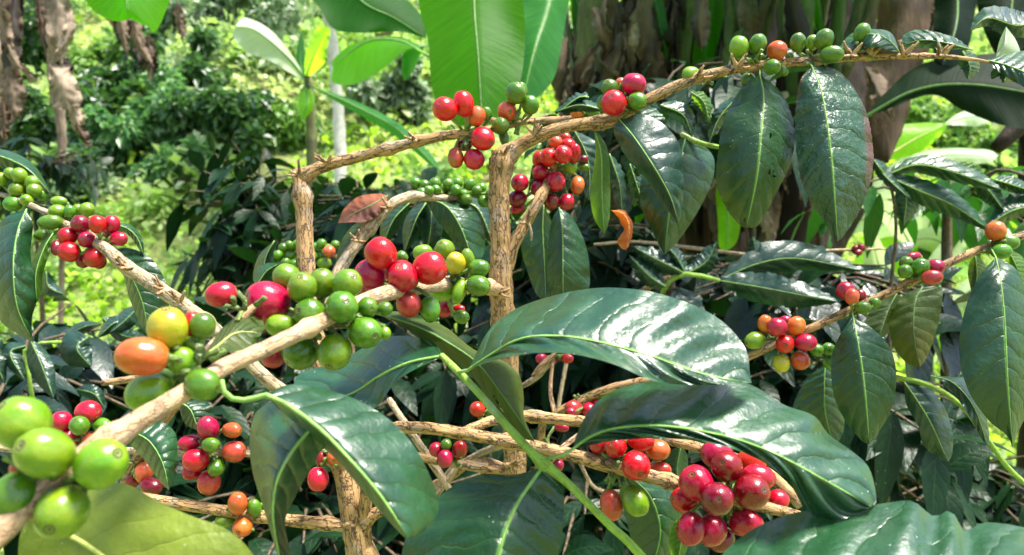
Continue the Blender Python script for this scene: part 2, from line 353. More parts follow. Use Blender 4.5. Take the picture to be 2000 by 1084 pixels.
# the cherry mesh: a lathe with a navel at +z and two faint seams
def berry_mesh(vr):
    prof = []
    for k in range(25):
        a = math.pi*k/24; r = math.sin(a)**.96; z = -math.cos(a)
        prof.append((r, z))
    V = []; Fc = []; seg = 32
    for k, (r, z) in enumerate(prof):
        for i in range(seg):
            th = 2*math.pi*i/seg
            rr = r*(1-.022*math.exp(-(math.sin(th)/.16)**2))
            zz = z
            if z > 0: zz = z-.07*math.exp(-(rr/.17)**2)+.028*math.exp(-((rr-.15)/.045)**2)
            f = 1+.05*noise.noise(Vector((rr*math.cos(th)*1.1+vr*5, rr*math.sin(th)*1.1, zz*1.1)))+.018*noise.noise(Vector((rr*math.cos(th)*3+vr*5, rr*math.sin(th)*3, zz*3)))
            V.append((rr*math.cos(th)*f, rr*math.sin(th)*f, zz*f))
    # finer rings near the navel
    for k in range(len(prof)-1):
        for i in range(seg):
            j = (i+1) % seg; Fc.append((k*seg+i, k*seg+j, (k+1)*seg+j, (k+1)*seg+i))
    me = bpy.data.meshes.new('cherry'); me.from_pydata(V, [], Fc); me.validate()
    me.polygons.foreach_set('use_smooth', [True]*len(me.polygons)); me.materials.append(B['R']); me.update(); return me
BERRY = [berry_mesh(k) for k in range(5)]
NB = [0]
def cluster(parent, node, d, berries, group=None, label=None):
    """node: (px, py) of the fruiting node; berries back to front: (px, py, rx, ry, colour[, dd_mm, (nx, ny)])"""
    nd = P(node[0], node[1], d); placed = []; stalks = [[], [], []]
    cl_parent_M = Matrix.Translation(nd); todo = []
    for b in berries:
        x, y, rx, ry, col = b[:5]; dd = (b[5] if len(b) > 5 and b[5] is not None else 0)/1000.; nv = b[6] if len(b) > 6 else None
        rp = (rx+ry)/2; dep = d+dd-.004
        for it in range(60):
            c = P(x, y, dep); r = rp*dep/F; ok = True
            for (c2, r2) in placed:
                if (c-c2).length < .9*(r+r2): ok = False; break
            if ok: break
            dep -= .0012
        placed.append((c, r)); a_, b_ = min(rx, ry)*dep/F, max(rx, ry)*dep/F
        if nv: v = Vector((nv[0]-x, 0, -(nv[1]-y)))/rp; l = min(.95, v.length); v.y = -math.sqrt(1-l*l)
        elif rx > ry*1.1: v = Vector((1 if x >= node[0] else -1, -.35, random.uniform(-.25, .15)))
        elif ry > rx*1.1: v = Vector((random.uniform(-.2, .2), -.35, 1 if y < node[1] else -1))
        else:
            v = (c-nd).normalized(); v = v+Vector((random.uniform(-.5, .5), random.uniform(-.9, .1), random.uniform(-.5, .5)))
        v.normalize()
        if not nv and abs(rx-ry) < .1*rp: b_ = a_*1.06
        q = v.to_track_quat('Z', 'Y') @ Quaternion((0, 0, 1), random.uniform(0, 6.28))
        todo.append((c, q, a_, b_, col, v))
        bp = c-v*b_*.94
        L = (bp-nd).length
        pts = [(*nd, .0011), (*(nd.lerp(bp, .5)+Vector((0, .0, .0))-v*min(.004, L*.2)), .0009), (*bp, .0012)]
        if L > .002:
            Vt, Ft, bk = tube_np(pts, seg=8, step=.002, rough=.1, seed=NB[0]*.13+.1)
            o0 = len(stalks[0]); stalks[0] += Vt; stalks[1] += [tuple(i+o0 for i in f) for f in Ft]; stalks[2] += bk
        NB[0] += 1
    for k in range(9):
        dv = Vector((random.uniform(-1, 1), random.uniform(-1, .2), random.uniform(-1, 1))).normalized(); o_ = nd+dv*.003+Vector((random.uniform(-.004, .004), 0, 0))
        Vt, Ft, bk = tube_np([(*o_, .0011), (*(o_+dv*random.uniform(.003, .005)), .0008), (*(o_+dv*random.uniform(.005, .009)), .0012)], seg=6, step=.002, rough=.3, seed=k*.3+NB[0])
        o0 = len(stalks[0]); stalks[0] += Vt; stalks[1] += [tuple(i+o0 for i in f) for f in Ft]; stalks[2] += bk
    st = obj('cherry_cluster', mesh_poly('fruit_stalks', [v-nd for v in stalks[0]], stalks[1], M['stalk'], bk=stalks[2]), parent, cl_parent_M)
    if label: st['label'] = label
    names = {'R': 'ripe red coffee cherry', 'P': 'ripe crimson coffee cherry', 'D': 'dark red ripe coffee cherry', 'K': 'pinkish orange half ripe cherry', 'O': 'orange half ripe cherry',
             'Y': 'yellow half ripe cherry', 'L': 'pale green unripe cherry', 'G': 'green unripe cherry', 'M': 'green cherry turning red'}
    for c, q, a_, b_, col, v in todo:
        o = bpy.data.objects.new('cherry', BERRY[random.randrange(5)])
        put(o, st, Matrix.Translation(c) @ q.to_matrix().to_4x4() @ Matrix.Diagonal((a_, a_, b_, 1)))
        o.material_slots[0].link = 'OBJECT'; o.material_slots[0].material = B[col]; o['label'] = names[col]
    return st

def leaves_np(base, dirs, nrm, L, W, droop=.3, fold=.25, rows=5):
    """batch of folded pointed leaves; returns V, quads, lf, tint"""
    K = len(base); dirs = dirs/np.linalg.norm(dirs, axis=1)[:, None]
    side = np.cross(dirs, nrm); side /= np.linalg.norm(side, axis=1)[:, None]+1e-9; up = np.cross(side, dirs)
    t = np.linspace(0, 1, rows); wp = np.sin(np.pi*np.clip(t*.97+.015, 0, 1)**.85)
    V = np.zeros((K, rows, 3, 3)); lf = np.zeros((K, rows, 3, 3)); wv = rng.uniform(-.5, .5, (K, rows))
    for i in range(rows):
        c = base+dirs*(L*t[i])[:, None]; c[:, 2] -= droop*L*t[i]**2
        for j, s in enumerate((-1, 0, 1)):
            V[:, i, j] = c+side*(W*wp[i]*s)[:, None]+up*(W*wp[i]*fold*abs(s)*(1+wv[:, i]))[:, None]
            lf[:, i, j] = (s, t[i], 0)
    V = V.reshape(-1, 3); lf = lf.reshape(-1, 3)
    q = []
    for i in range(rows-1):
        for j in range(2):
            a = i*3+j; q.append((a, a+1, a+4, a+3))
    q = np.array(q)[None]+(np.arange(K)*rows*3)[:, None, None]
    tint = np.repeat(rng.uniform(0, 1, K), rows*3)
    return V, q.reshape(-1, 4), lf, tint
def rand_dirs(K, upbias=0.0):
    v = rng.normal(size=(K, 3)); v[:, 2] += upbias; return v/np.linalg.norm(v, axis=1)[:, None]

exec_order = []
# ---------------------------------------------------------------- ground: a hillside rising behind the plants
def hgt(x, y):
    h = max(0., y-3.0)*.74
    h += .45*noise.noise(Vector((x*.35, y*.35, 3)))*min(1, max(0, (y-2)/3))+.12*noise.noise(Vector((x*1.6, y*1.6, 9)))
    if y > 18: h -= (y-18)*.6
    return h
N = NT('hillside_soil'); oc = N.obj(); n1 = N.noise(oc, 1.3, 5, .6); n2 = N.noise(oc, 9, 5, .7); n3 = N.noise(oc, .35, 3)
col = N.mix(N.rng(n2, .35, .65), (.16, .25, .05), (.42, .48, .14)); col = N.mix(N.rng(n1, .55, .68), col, (.24, .17, .10)); col = N.mix(N.rng(n3, .55, .7, 0, .5), col, (.42, .42, .2))  # greens set bright so the slope reads as strongly sunlit
N.base(Base_Color=col, Roughness=.9, Normal=N.bump(n2, 1, .15)); M['soil'] = N.m
xs = np.concatenate([np.linspace(-60, -12, 17)[:-1], np.linspace(-12, 12, 97), np.linspace(12, 60, 17)[1:]])
ys = np.concatenate([np.linspace(-25, 0, 12)[:-1], np.linspace(0, 18, 91), np.linspace(18, 90, 25)[1:]])
V = [(x, y, hgt(x, y)) for y in ys for x in xs]; nx = len(xs)
Fq = [(j*nx+i, j*nx+i+1, (j+1)*nx+i+1, (j+1)*nx+i) for j in range(len(ys)-1) for i in range(nx-1)]
tag(obj('hillside', mesh_np('hillside', V, Fq, M['soil'])), 'sunlit hillside rising behind the coffee plants', kind='structure')

# ground cover on the slope
M['cover'] = tint_leaf_mat('ground_cover_leaf', (.20, .31, .06), (.64, .68, .30), (.62, .82, .25), tf=.45, rough=.45)  # pale tint end stands for blown-out, hazy sunlight on the slope
M['cover2'] = tint_leaf_mat('ground_cover_leaf_lime', (.26, .50, .03), (.58, .80, .08), (.6, .95, .05), tf=.45, rough=.45)
def cover(name, K, xr, yr, mat, label, size, dens=None):
    x = rng.uniform(*xr, K); y = yr[0]+(yr[1]-yr[0])*rng.uniform(0, 1, K)**1.4
    x = x*(y/yr[1]*.9+.1)
    keep = np.array([noise.noise(Vector((a*.8, b*.8, 5 if dens is None else dens)))+.5*noise.noise(Vector((a*2.6, b*2.6, 5))) > -.05 for a, b in zip(x, y)]); x, y = x[keep], y[keep]
    z = np.array([hgt(a, b) for a, b in zip(x, y)])+rng.uniform(0, .16, len(x))*(y/6)
    sz = size*rng.uniform(.6, 1.5, len(x))*(.55+y/9)
    V, q, lf, tint = leaves_np(np.stack([x, y, z], 1), rand_dirs(len(x), .3), rand_dirs(len(x), 1.5), sz, sz*.33, rows=3)
    tag(obj(name, mesh_np(name, V, q, M[mat], tint=tint)), label, kind='stuff')
cover('ground_cover', 70000, (-11, 11), (2.6, 15), 'cover', 'yellow green weeds covering the hillside', .06)
cover('undergrowth', 26000, (-6, 6), (2.8, 8), 'cover2', 'bright lime green low undergrowth on the lower slope', .055, 31)

def clumps(name, K, per, mat, label, size, seed):
    rg = np.random.default_rng(seed); y = 3.6+11*rg.uniform(0, 1, K)**1.2; x = rg.uniform(-.75, .75, K)*y
    keep = ~((x > .05*y) & (x < .38*y) & (y > 5)); x, y = x[keep], y[keep]; K = len(x)
    z = np.array([hgt(a, b) for a, b in zip(x, y)]); rr = rg.uniform(.10, .34, K)*(.5+y/9)
    i = np.repeat(np.arange(K), per); dv = rg.normal(size=(K*per, 3)); dv /= np.linalg.norm(dv, axis=1)[:, None]; dv[:, 2] = np.abs(dv[:, 2])*1.15
    base = np.stack([x, y, z], 1)[i]+dv*(rr[i]*rg.uniform(.35, 1, K*per))[:, None]
    sz = size*rg.uniform(.5, 1.5, K*per)*(.5+y[i]/9)*np.repeat(rg.uniform(.6, 1.4, K), per)
    V, q, lf, tint = leaves_np(base, dv+rg.normal(size=(K*per, 3))*.6, rg.normal(size=(K*per, 3))+[0, -.4, 1.2], sz, sz*.3, rows=3)
    tint = np.clip(np.repeat(rg.uniform(0, 1, K), per*9)*.7+tint*.3, 0, 1)
    tag(obj(name, mesh_np(name, V, q, M[mat], tint=tint)), label, kind='stuff')
M['weed'] = tint_leaf_mat('weed_leaf', (.12, .27, .06), (.52, .64, .22), (.45, .75, .14), tf=.45, rough=.42)
M['weed_grey'] = tint_leaf_mat('weed_leaf_grey', (.14, .24, .11), (.40, .48, .28), (.35, .55, .2), tf=.4, rough=.42)
clumps('weeds', 300, 130, 'weed', 'mixed green weeds in tufts over the hillside', .075, 3)
clumps('scrub', 170, 150, 'weed_grey', 'pale grey green scrub over the hillside', .06, 4)

# ---------------------------------------------------------------- background shrubs and mid-ground coffee bushes
M['bush_mid'] = tint_leaf_mat('bush_leaf_mid', (.05, .16, .05), (.27, .44, .20), (.2, .5, .1), rough=.36, tf=.35)
M['bush_lite'] = tint_leaf_mat('bush_leaf_light', (.10, .22, .04), (.25, .42, .10), (.3, .6, .08), rough=.4, tf=.35)
M['bush_grey'] = tint_leaf_mat('bush_leaf_grey', (.14, .22, .11), (.36, .45, .28), (.15, .3, .1), rough=.4)
M['coffee_far'] = leaf_mat('coffee_leaf_far', (.005, .022, .007), (.015, .05, .01), (.03, .14, .012), rough=.36, tf=.08, nv=7, vb=.3, spec=.2)  # near-black midground shadow is put into this leaf colour
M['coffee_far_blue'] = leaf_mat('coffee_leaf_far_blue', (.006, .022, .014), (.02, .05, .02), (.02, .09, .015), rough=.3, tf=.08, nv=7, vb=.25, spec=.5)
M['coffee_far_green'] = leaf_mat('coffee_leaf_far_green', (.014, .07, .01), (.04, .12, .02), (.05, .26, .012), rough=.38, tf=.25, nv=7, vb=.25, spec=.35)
def bush(px, py, d, rx, ry, K, mat, label, size=.06, name='shrub', cat='shrub', group='shrubs on the hillside', clumps=9, rows=3):
    c = P(px, py, d); gx, gy = c.x, d+.25*rx*d/F; g = Vector((gx, gy, hgt(gx, gy)))
    t = thing(name, label, cat, g, group); A, Bz = rx*d/F, ry*d/F
    cc = rng.normal(size=(clumps, 3))*[A*.5, A*.4, Bz*.5]
    cr = rng.uniform(.28, .5, clumps)*min(A, Bz)
    idx = rng.integers(0, clumps, K); dd = rand_dirs(K, .2)
    base = np.array(c)[None]+cc[idx]+dd*cr[idx][:, None]*(rng.uniform(.2, 1, K)**.5)[:, None]
    V, q, lf, tint = leaves_np(base, dd*.5+rng.normal(size=(K, 3))*.8, rng.normal(size=(K, 3))*.8+[0, -.5, .9], size*rng.uniform(.6, 1.4, K), size*.3*rng.uniform(.8, 1.2, K), rows=rows)
    tint = np.clip(np.repeat(rng.uniform(0, 1, K)**2, 9), 0, 1)  # only few leaves tint pale: glints put into the colour
    obj('crown', mesh_np('crown', V, q, M[mat], tint=tint, uv=lf), t)
    segs = []; VV, FF, BB = [], [], []
    top = c
    paths = [[(*g, .03*A+.01), (*(g.lerp(top, .5)+Vector((.05*A, 0, 0))), .022*A+.008), (*top, .012*A+.004)]]
    for k in range(min(5, clumps)): paths.append([(*(g.lerp(top, .55)), .014*A+.004), (*(top+Vector(cc[k])*.9), .005*A+.002)])
    for p in paths:
        a, b, e = tube_np(p, seg=7, step=.08, rough=.1); o0 = len(VV); VV += a; FF += [tuple(i+o0 for i in f) for f in b]; BB += e
    obj('trunk', mesh_poly('trunk', VV, FF, M['bark_bush'], bk=BB), t)
    return t
def hill_depth(px, py, ry):
    d = 3.0
    while d < 16:
        c = P(px, py, d)
        if hgt(c.x, d)+.75*ry*d/F >= c.z: return d
        d += .05
    return 16.
HS = [(385, 150, 78, 66, 3600, 'bush_dark', 'dense dark green shrub on the slope above the leafy thicket'),
      (300, 245, 80, 70, 3200, 'bush_mid', 'mid green shrub left of the slope centre beneath the dark round shrub'),
      (420, 250, 100, 80, 4200, 'bush_dark', 'green shrub with small glinting leaves right of the mid green shrub'),
      (215, 300, 110, 55, 3000, 'bush_dark', 'low wide shrub behind the red cherries at the left'),
      (350, 330, 110, 40, 2600, 'bush_mid', 'low shrub above the bright lime patch'),
      (455, 25, 80, 45, 1800, 'bush_grey', 'grey green bush high on the slope near the top edge'),
      (330, 50, 50, 60, 1600, 'bush_grey', 'narrow bush below the hanging banana leaf tip'),
      (545, 70, 60, 60, 2000, 'bush_grey', 'pale grey green bush behind the young banana plant'),
      (770, 190, 75, 50, 2200, 'bush_grey', 'grey green bush behind the drooping banana leaf'),
      (560, 250, 50, 50, 1300, 'bush_lite', 'light green bush beside the pale trunk'),
      (205, 130, 60, 60, 1800, 'bush_lite', 'light green shrub behind the dead banana stem'),
      (200, 215, 70, 60, 2600, 'bush_dark', 'tall dark shrub right of the pale dead banana stem'),
      (60, 90, 70, 90, 3000, 'bush_dark', 'shadowy green shrub between the two dead banana stems'),
      (80, 240, 100, 70, 3600, 'bush_dark', 'dark shrub beneath the dead banana stems'),
      (140, 350, 130, 45, 2600, 'bush_dark', 'dark low shrub behind the left green cherries'),
      (1860, 240, 120, 50, 3000, 'bush_lite', 'feathery lime shrub behind the bright banana leaf'),
      (1980, 330, 60, 60, 1600, 'bush_lite', 'feathery lime shrub at the right edge'),
      (1150, 60, 60, 60, 900, 'bush_lite', 'light green bush seen through the gap in the banana clump')]
M['bush_dark'] = tint_leaf_mat('bush_leaf_dark', (.016, .055, .02), (.16, .30, .10), (.15, .42, .06), rough=.33, tf=.25)
for h in HS:
    d_ = hill_depth(h[0], h[1], h[3]); bush(h[0], h[1], d_, *h[2:7], size=.0105*d_+.01, clumps=16)

def coffee_bush(px, py, d, rx, ry, shoots, mat, label, L=.068, name='coffee_bush'):
    """a bush of drooping shoots with opposite pairs of leaves"""
    c = P(px, py, d); gx, gy = c.x, d+.1; g = Vector((gx, gy, hgt(gx, gy)))
    t = thing(name, label, 'coffee bush', g, 'coffee bushes behind the fruiting branches'); A, Bz = rx*d/F, ry*d/F
    bs, ds, ns, Ls = [], [], [], []; VV, FF, BB = [], [], []
    def add(p, step):
        a, b, e = tube_np(p, seg=6, step=step, rough=.08); o0 = len(VV); VV.extend(a); FF.extend(tuple(i+o0 for i in f) for f in b); BB.extend(e)
    add([(*g, .011), (*(g.lerp(c, .6)+Vector((.02, .01, 0))), .009), (*c, .006)], .05)
    for k in range(int(shoots*2.2)):
        u = rand_dirs(1)[0]*rng.uniform(.3, 1)**.4
        e = Vector((c.x+u[0]*A, c.y+u[1]*max(.12, .5*A), c.z+u[2]*Bz)); s = c.lerp(e, .35); s.z -= .03
        out = (e-c); out.z *= .3; out.normalize() if out.length > 1e-4 else None
        e2 = e+out*.10; e2.z -= .03
        add([(*s, .0035), (*e, .0022), (*e2, .0012)], .03)
        for i in range(4):
            f = i/3; p = e.lerp(e2, f)-out*(.05*(1-f)); dirn = out
            ax = Vector((0, 0, 1)).cross(dirn); ax = ax.normalized() if ax.length > .01 else Vector((1, 0, 0))
            if i % 2: ax = (ax*.5+Vector((0, 0, .8))).normalized()
            for sg in (-1, 1):
                dv = ax*sg*.9+dirn*.45+Vector((0, 0, -.25-.35*random.random()))+Vector(rng.normal(size=3)*.18)
                bs.append(p); ds.append(dv); ns.append(Vector((0, 0, 1))+dirn*.3+Vector(rng.normal(size=3)*.3)); Ls.append(L*random.uniform(.65, 1.2))
    K = len(bs); Ls = np.array(Ls)
    V, q, lf, tint = leaves_np(np.array([list(b) for b in bs]), np.array([list(b) for b in ds]), np.array([list(b) for b in ns]), Ls, Ls*.2, droop=.35, fold=.2, rows=7)
    obj('foliage', mesh_np('foliage', V, q, M[mat], uv=lf), t); obj('stem', mesh_poly('stem', VV, FF, M['bark_bush'], bk=BB), t)
    return t
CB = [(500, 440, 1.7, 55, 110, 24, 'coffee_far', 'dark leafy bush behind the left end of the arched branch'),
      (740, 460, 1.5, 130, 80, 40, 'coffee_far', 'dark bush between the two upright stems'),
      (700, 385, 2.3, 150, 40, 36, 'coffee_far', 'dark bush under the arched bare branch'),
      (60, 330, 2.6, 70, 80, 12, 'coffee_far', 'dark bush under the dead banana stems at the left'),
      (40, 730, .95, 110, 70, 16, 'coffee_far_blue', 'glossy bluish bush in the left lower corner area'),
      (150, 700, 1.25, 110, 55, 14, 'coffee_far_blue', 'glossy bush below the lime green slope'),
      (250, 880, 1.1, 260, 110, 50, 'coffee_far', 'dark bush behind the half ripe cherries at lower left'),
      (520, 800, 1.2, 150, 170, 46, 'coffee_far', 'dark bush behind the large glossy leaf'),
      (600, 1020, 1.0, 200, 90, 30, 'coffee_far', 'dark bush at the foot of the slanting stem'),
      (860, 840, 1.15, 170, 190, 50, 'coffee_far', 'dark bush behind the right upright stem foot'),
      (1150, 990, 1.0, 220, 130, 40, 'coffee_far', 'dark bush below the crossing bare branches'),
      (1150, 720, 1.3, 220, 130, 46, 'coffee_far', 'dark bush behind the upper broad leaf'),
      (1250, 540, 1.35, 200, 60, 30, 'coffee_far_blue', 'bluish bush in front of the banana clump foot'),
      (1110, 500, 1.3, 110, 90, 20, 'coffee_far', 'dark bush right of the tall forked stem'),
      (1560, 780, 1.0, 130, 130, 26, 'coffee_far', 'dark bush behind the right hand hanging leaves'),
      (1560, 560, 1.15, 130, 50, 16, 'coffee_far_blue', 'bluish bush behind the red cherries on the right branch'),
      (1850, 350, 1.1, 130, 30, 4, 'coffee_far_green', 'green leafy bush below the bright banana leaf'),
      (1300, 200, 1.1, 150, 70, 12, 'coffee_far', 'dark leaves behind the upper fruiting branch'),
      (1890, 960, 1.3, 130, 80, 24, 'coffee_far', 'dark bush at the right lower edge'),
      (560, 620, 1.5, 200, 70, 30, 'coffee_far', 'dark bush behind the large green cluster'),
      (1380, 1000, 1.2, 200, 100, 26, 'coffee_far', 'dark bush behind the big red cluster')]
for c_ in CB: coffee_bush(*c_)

# ---------------------------------------------------------------- banana plants (right hand clump, middle, left)
def ground_at(px, d): 
    c = P(px, 542, d); return Vector((c.x, d, hgt(c.x, d)))
def stemtube(parent, name, pts, mat, step=.03, rough=.12, seg=20, label=None): 
    return branch(name, parent, pts, mat, step=step, rough=rough, seg=seg, label=label)
bn = dict(rib='rib_dark', ribr=3.5, ruf=.006, n=70, m=7, quilt=0.0)
def bleaf(parent, mid, A, Bq, mat, off=(.04, .04), name='leaf', **kw):
    a = dict(bn); a.update(kw); return leaf(parent, mid, A, Bq, mat, off=off, name=name, **a)
def flap(parent, mid, A, Bq, mat='dry', off=(.03, .03), **kw):
    a = dict(rib=None, ruf=.012, n=40, m=6, quilt=.0006, nv=5, jag=7); a.update(kw); return leaf(parent, mid, A, Bq, mat, off=off, name='dead_leaf', **a)

t = thing('banana_plant', 'banana plant with a very large bright backlit leaf hanging at the top centre', 'banana plant', ground_at(1120, 1.9), 'banana plants')
stemtube(t, 'pseudostem', [(1165, 1700, 1.95, 62), (1160, 900, 1.95, 55), (1166, 300, 1.95, 48), (1170, 0, 1.95, 40), (1175, -300, 1.95, 34)], 'stem_olive')
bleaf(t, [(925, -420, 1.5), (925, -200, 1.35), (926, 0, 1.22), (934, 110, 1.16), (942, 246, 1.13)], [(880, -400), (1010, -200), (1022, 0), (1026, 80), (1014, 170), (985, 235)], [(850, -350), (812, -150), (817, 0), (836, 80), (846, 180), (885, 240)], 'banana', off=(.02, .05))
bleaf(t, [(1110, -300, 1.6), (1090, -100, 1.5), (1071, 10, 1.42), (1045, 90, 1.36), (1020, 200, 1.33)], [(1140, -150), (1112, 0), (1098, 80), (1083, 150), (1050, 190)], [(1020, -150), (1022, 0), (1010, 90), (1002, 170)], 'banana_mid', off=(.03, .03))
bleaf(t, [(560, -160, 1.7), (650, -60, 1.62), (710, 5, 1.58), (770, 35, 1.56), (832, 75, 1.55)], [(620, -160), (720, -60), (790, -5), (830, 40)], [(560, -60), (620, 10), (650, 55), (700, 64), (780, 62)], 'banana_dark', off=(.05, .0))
for mid, A, Bq, mt in [([(1120, 130, 1.9), (1125, 230, 1.88), (1110, 330, 1.88)], 26, 30, 'dry'),
        ([(1215, 200, 1.88), (1235, 300, 1.86), (1225, 420, 1.86)], 30, 24, 'dry'), ([(1150, 120, 1.84), (1140, 200, 1.8), (1150, 300, 1.8)], 16, 26, 'dry'),
        ([(1210, -60, 1.92), (1260, 40, 1.9), (1250, 160, 1.88)], 24, 30, 'dry_dark'), ([(1190, -50, 1.88), (1205, 60, 1.84), (1215, 150, 1.84)], 12, 14, 'dry_red'),
        ([(1150, 200, 1.98), (1110, 300, 1.97), (1090, 420, 1.96)], 40, 30, 'dry_dark')]:
    flap(t, mid, A, Bq, mt)

t = thing('banana_plant', 'banana plant with a grey green stalk and brown dry leaves above the fruiting branch', 'banana plant', ground_at(1370, 2.2), 'banana plants')
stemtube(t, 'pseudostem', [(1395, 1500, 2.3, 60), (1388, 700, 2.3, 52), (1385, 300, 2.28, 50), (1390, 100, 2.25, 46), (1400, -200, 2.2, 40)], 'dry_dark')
stemtube(t, 'leaf_stalk', [(1318, 330, 2.1, 17), (1330, 160, 2.08, 15), (1345, 0, 2.06, 14), (1355, -150, 2.05, 12)], 'stem_grey', rough=.05)
stemtube(t, 'leaf_stalk', [(1350, 330, 2.12, 15), (1358, 120, 2.1, 13), (1378, -100, 2.08, 12)], 'stem_olive', rough=.05)
stemtube(t, 'leaf_stalk', [(1410, 260, 2.05, 15), (1425, 100, 2.04, 13), (1428, -100, 2.02, 12)], 'stem_grey', rough=.05)
bleaf(t, [(1400, -120, 2.1), (1392, 0, 2.05), (1380, 90, 2.0), (1365, 150, 1.98)], [(1440, -60), (1418, 10), (1404, 80), (1385, 140)], [(1370, -60), (1368, 20), (1356, 80), (1352, 130)], 'banana', ribr=2)
bleaf(t, [(1320, -120, 2.3), (1290, 0, 2.3), (1265, 90, 2.3), (1255, 140, 2.3)], 26, 20, 'banana_mid', ribr=2)
bleaf(t, [(1280, 40, 2.35), (1300, -60, 2.4), (1360, -160, 2.4)], 40, 40, 'banana_dark', ribr=2)
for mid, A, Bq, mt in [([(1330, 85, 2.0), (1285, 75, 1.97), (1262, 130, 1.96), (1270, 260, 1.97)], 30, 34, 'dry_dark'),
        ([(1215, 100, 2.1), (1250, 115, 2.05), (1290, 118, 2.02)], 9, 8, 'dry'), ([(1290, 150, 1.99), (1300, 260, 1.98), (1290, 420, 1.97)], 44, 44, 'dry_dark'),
        ([(1240, -40, 2.35), (1240, 150, 2.35), (1235, 420, 2.35)], 60, 60, 'dry_dark'), ([(1330, -40, 2.4), (1340, 150, 2.4), (1330, 460, 2.4)], 70, 60, 'dry_dark'),  # wide dark sheets, a backdrop for the clump's black recesses
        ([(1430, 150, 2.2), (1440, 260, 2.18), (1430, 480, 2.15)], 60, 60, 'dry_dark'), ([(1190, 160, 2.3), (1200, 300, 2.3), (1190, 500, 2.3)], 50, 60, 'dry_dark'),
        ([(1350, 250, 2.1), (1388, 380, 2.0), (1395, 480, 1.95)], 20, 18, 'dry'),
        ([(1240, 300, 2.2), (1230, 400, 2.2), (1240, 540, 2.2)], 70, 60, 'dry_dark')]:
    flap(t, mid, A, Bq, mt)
bleaf(t, [(1410, 350, 1.75), (1420, 420, 1.7), (1418, 492, 1.68)], [(1430, 370), (1446, 420), (1440, 470)], [(1398, 370), (1402, 430), (1404, 480)], 'banana_lime', ribr=1, name='torn_leaf')

t = thing('banana_plant', 'banana plant with thick smooth green leaf stalks behind the highest green cherries', 'banana plant', ground_at(1560, 1.9), 'banana plants')
stemtube(t, 'pseudostem', [(1545, 1500, 2.0, 80), (1548, 900, 2.0, 72), (1550, 480, 2.0, 66), (1552, 300, 1.98, 58), (1555, 120, 1.95, 48)], 'dry_dark')
stemtube(t, 'leaf_stalk', [(1558, 200, 1.85, 20), (1560, 60, 1.84, 27), (1566, -150, 1.83, 28)], 'stem_green', rough=.03)
stemtube(t, 'leaf_stalk', [(1628, 160, 1.86, 12), (1636, 60, 1.85, 12), (1650, -150, 1.84, 12)], 'stem_green', rough=.03)
stemtube(t, 'leaf_stalk', [(1435, 150, 1.9, 9), (1470, 70, 1.9, 9), (1512, -40, 1.9, 10)], 'dry', rough=.05)
stemtube(t, 'leaf_stalk', [(1465, 150, 1.92, 7), (1495, 60, 1.92, 8), (1530, -60, 1.92, 8)], 'stem_olive', rough=.05)
stemtube(t, 'leaf_stalk', [(1645, 150, 1.9, 10), (1690, 60, 1.9, 12), (1735, -60, 1.9, 14)], 'stem_olive', rough=.05)
stemtube(t, 'leaf_stalk', [(1590, 200, 1.95, 10), (1660, 80, 1.94, 14), (1700, -60, 1.92, 16)], 'stem_grey', rough=.05)
for mid, A, Bq, mt in [([(1500, -60, 2.15), (1490, 120, 2.12), (1480, 420, 2.1)], 50, 60, 'dry_dark'), ([(1600, 130, 2.1), (1600, 260, 2.05), (1590, 500, 2.0)], 60, 50, 'dry_dark'),
        ([(1640, -60, 2.1), (1650, 100, 2.1), (1660, 300, 2.05)], 70, 70, 'dry_dark'), ([(1480, 300, 1.9), (1500, 400, 1.85), (1495, 520, 1.85)], 24, 20, 'dry'),
        ([(1570, 330, 1.85), (1590, 420, 1.84), (1610, 500, 1.84)], 18, 20, 'dry_red'), ([(1450, 180, 2.0), (1455, 300, 2.0), (1445, 430, 2.0)], 34, 30, 'dry_dark')]:
    flap(t, mid, A, Bq, mt)

t = thing('banana_plant', 'banana plant with a broad brown dead leaf and dark grey green leaves, upper right', 'banana plant', ground_at(1800, 1.8), 'banana plants')
stemtube(t, 'pseudostem', [(2080, 1500, 2.0, 80), (2070, 700, 2.0, 70), (2060, 200, 2.0, 62), (2040, -200, 1.95, 50)], 'dry_dark')
flap(t, [(1790, -120, 1.8), (1775, 20, 1.78), (1755, 160, 1.76), (1735, 320, 1.74)], [(1850, -60), (1835, 50), (1800, 130), (1770, 230), (1750, 290)], [(1730, -60), (1712, 40), (1700, 130), (1690, 220), (1700, 300)], 'dry_red', jag=4, label='broad brown dead leaf')
flap(t, [(1840, -40, 1.72), (1830, 20, 1.7), (1815, 70, 1.7)], 14, 10, 'dry')
flap(t, [(1690, 130, 1.7), (1715, 180, 1.68), (1745, 240, 1.67)], 26, 16, 'dry', jag=5)
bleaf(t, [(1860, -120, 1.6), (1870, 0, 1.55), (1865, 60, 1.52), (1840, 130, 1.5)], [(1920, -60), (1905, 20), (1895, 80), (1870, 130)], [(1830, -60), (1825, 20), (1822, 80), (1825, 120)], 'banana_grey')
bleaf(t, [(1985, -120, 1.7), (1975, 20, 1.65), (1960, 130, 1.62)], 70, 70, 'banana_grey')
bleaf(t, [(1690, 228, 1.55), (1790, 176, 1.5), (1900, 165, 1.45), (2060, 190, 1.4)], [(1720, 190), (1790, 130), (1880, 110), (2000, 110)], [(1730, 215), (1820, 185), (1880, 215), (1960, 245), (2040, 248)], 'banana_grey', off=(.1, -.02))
stemtube(t, 'dead_stalk', [(2050, 150, 1.7, 22), (1990, 245, 1.7, 18), (1945, 290, 1.7, 13)], 'dry_dark')
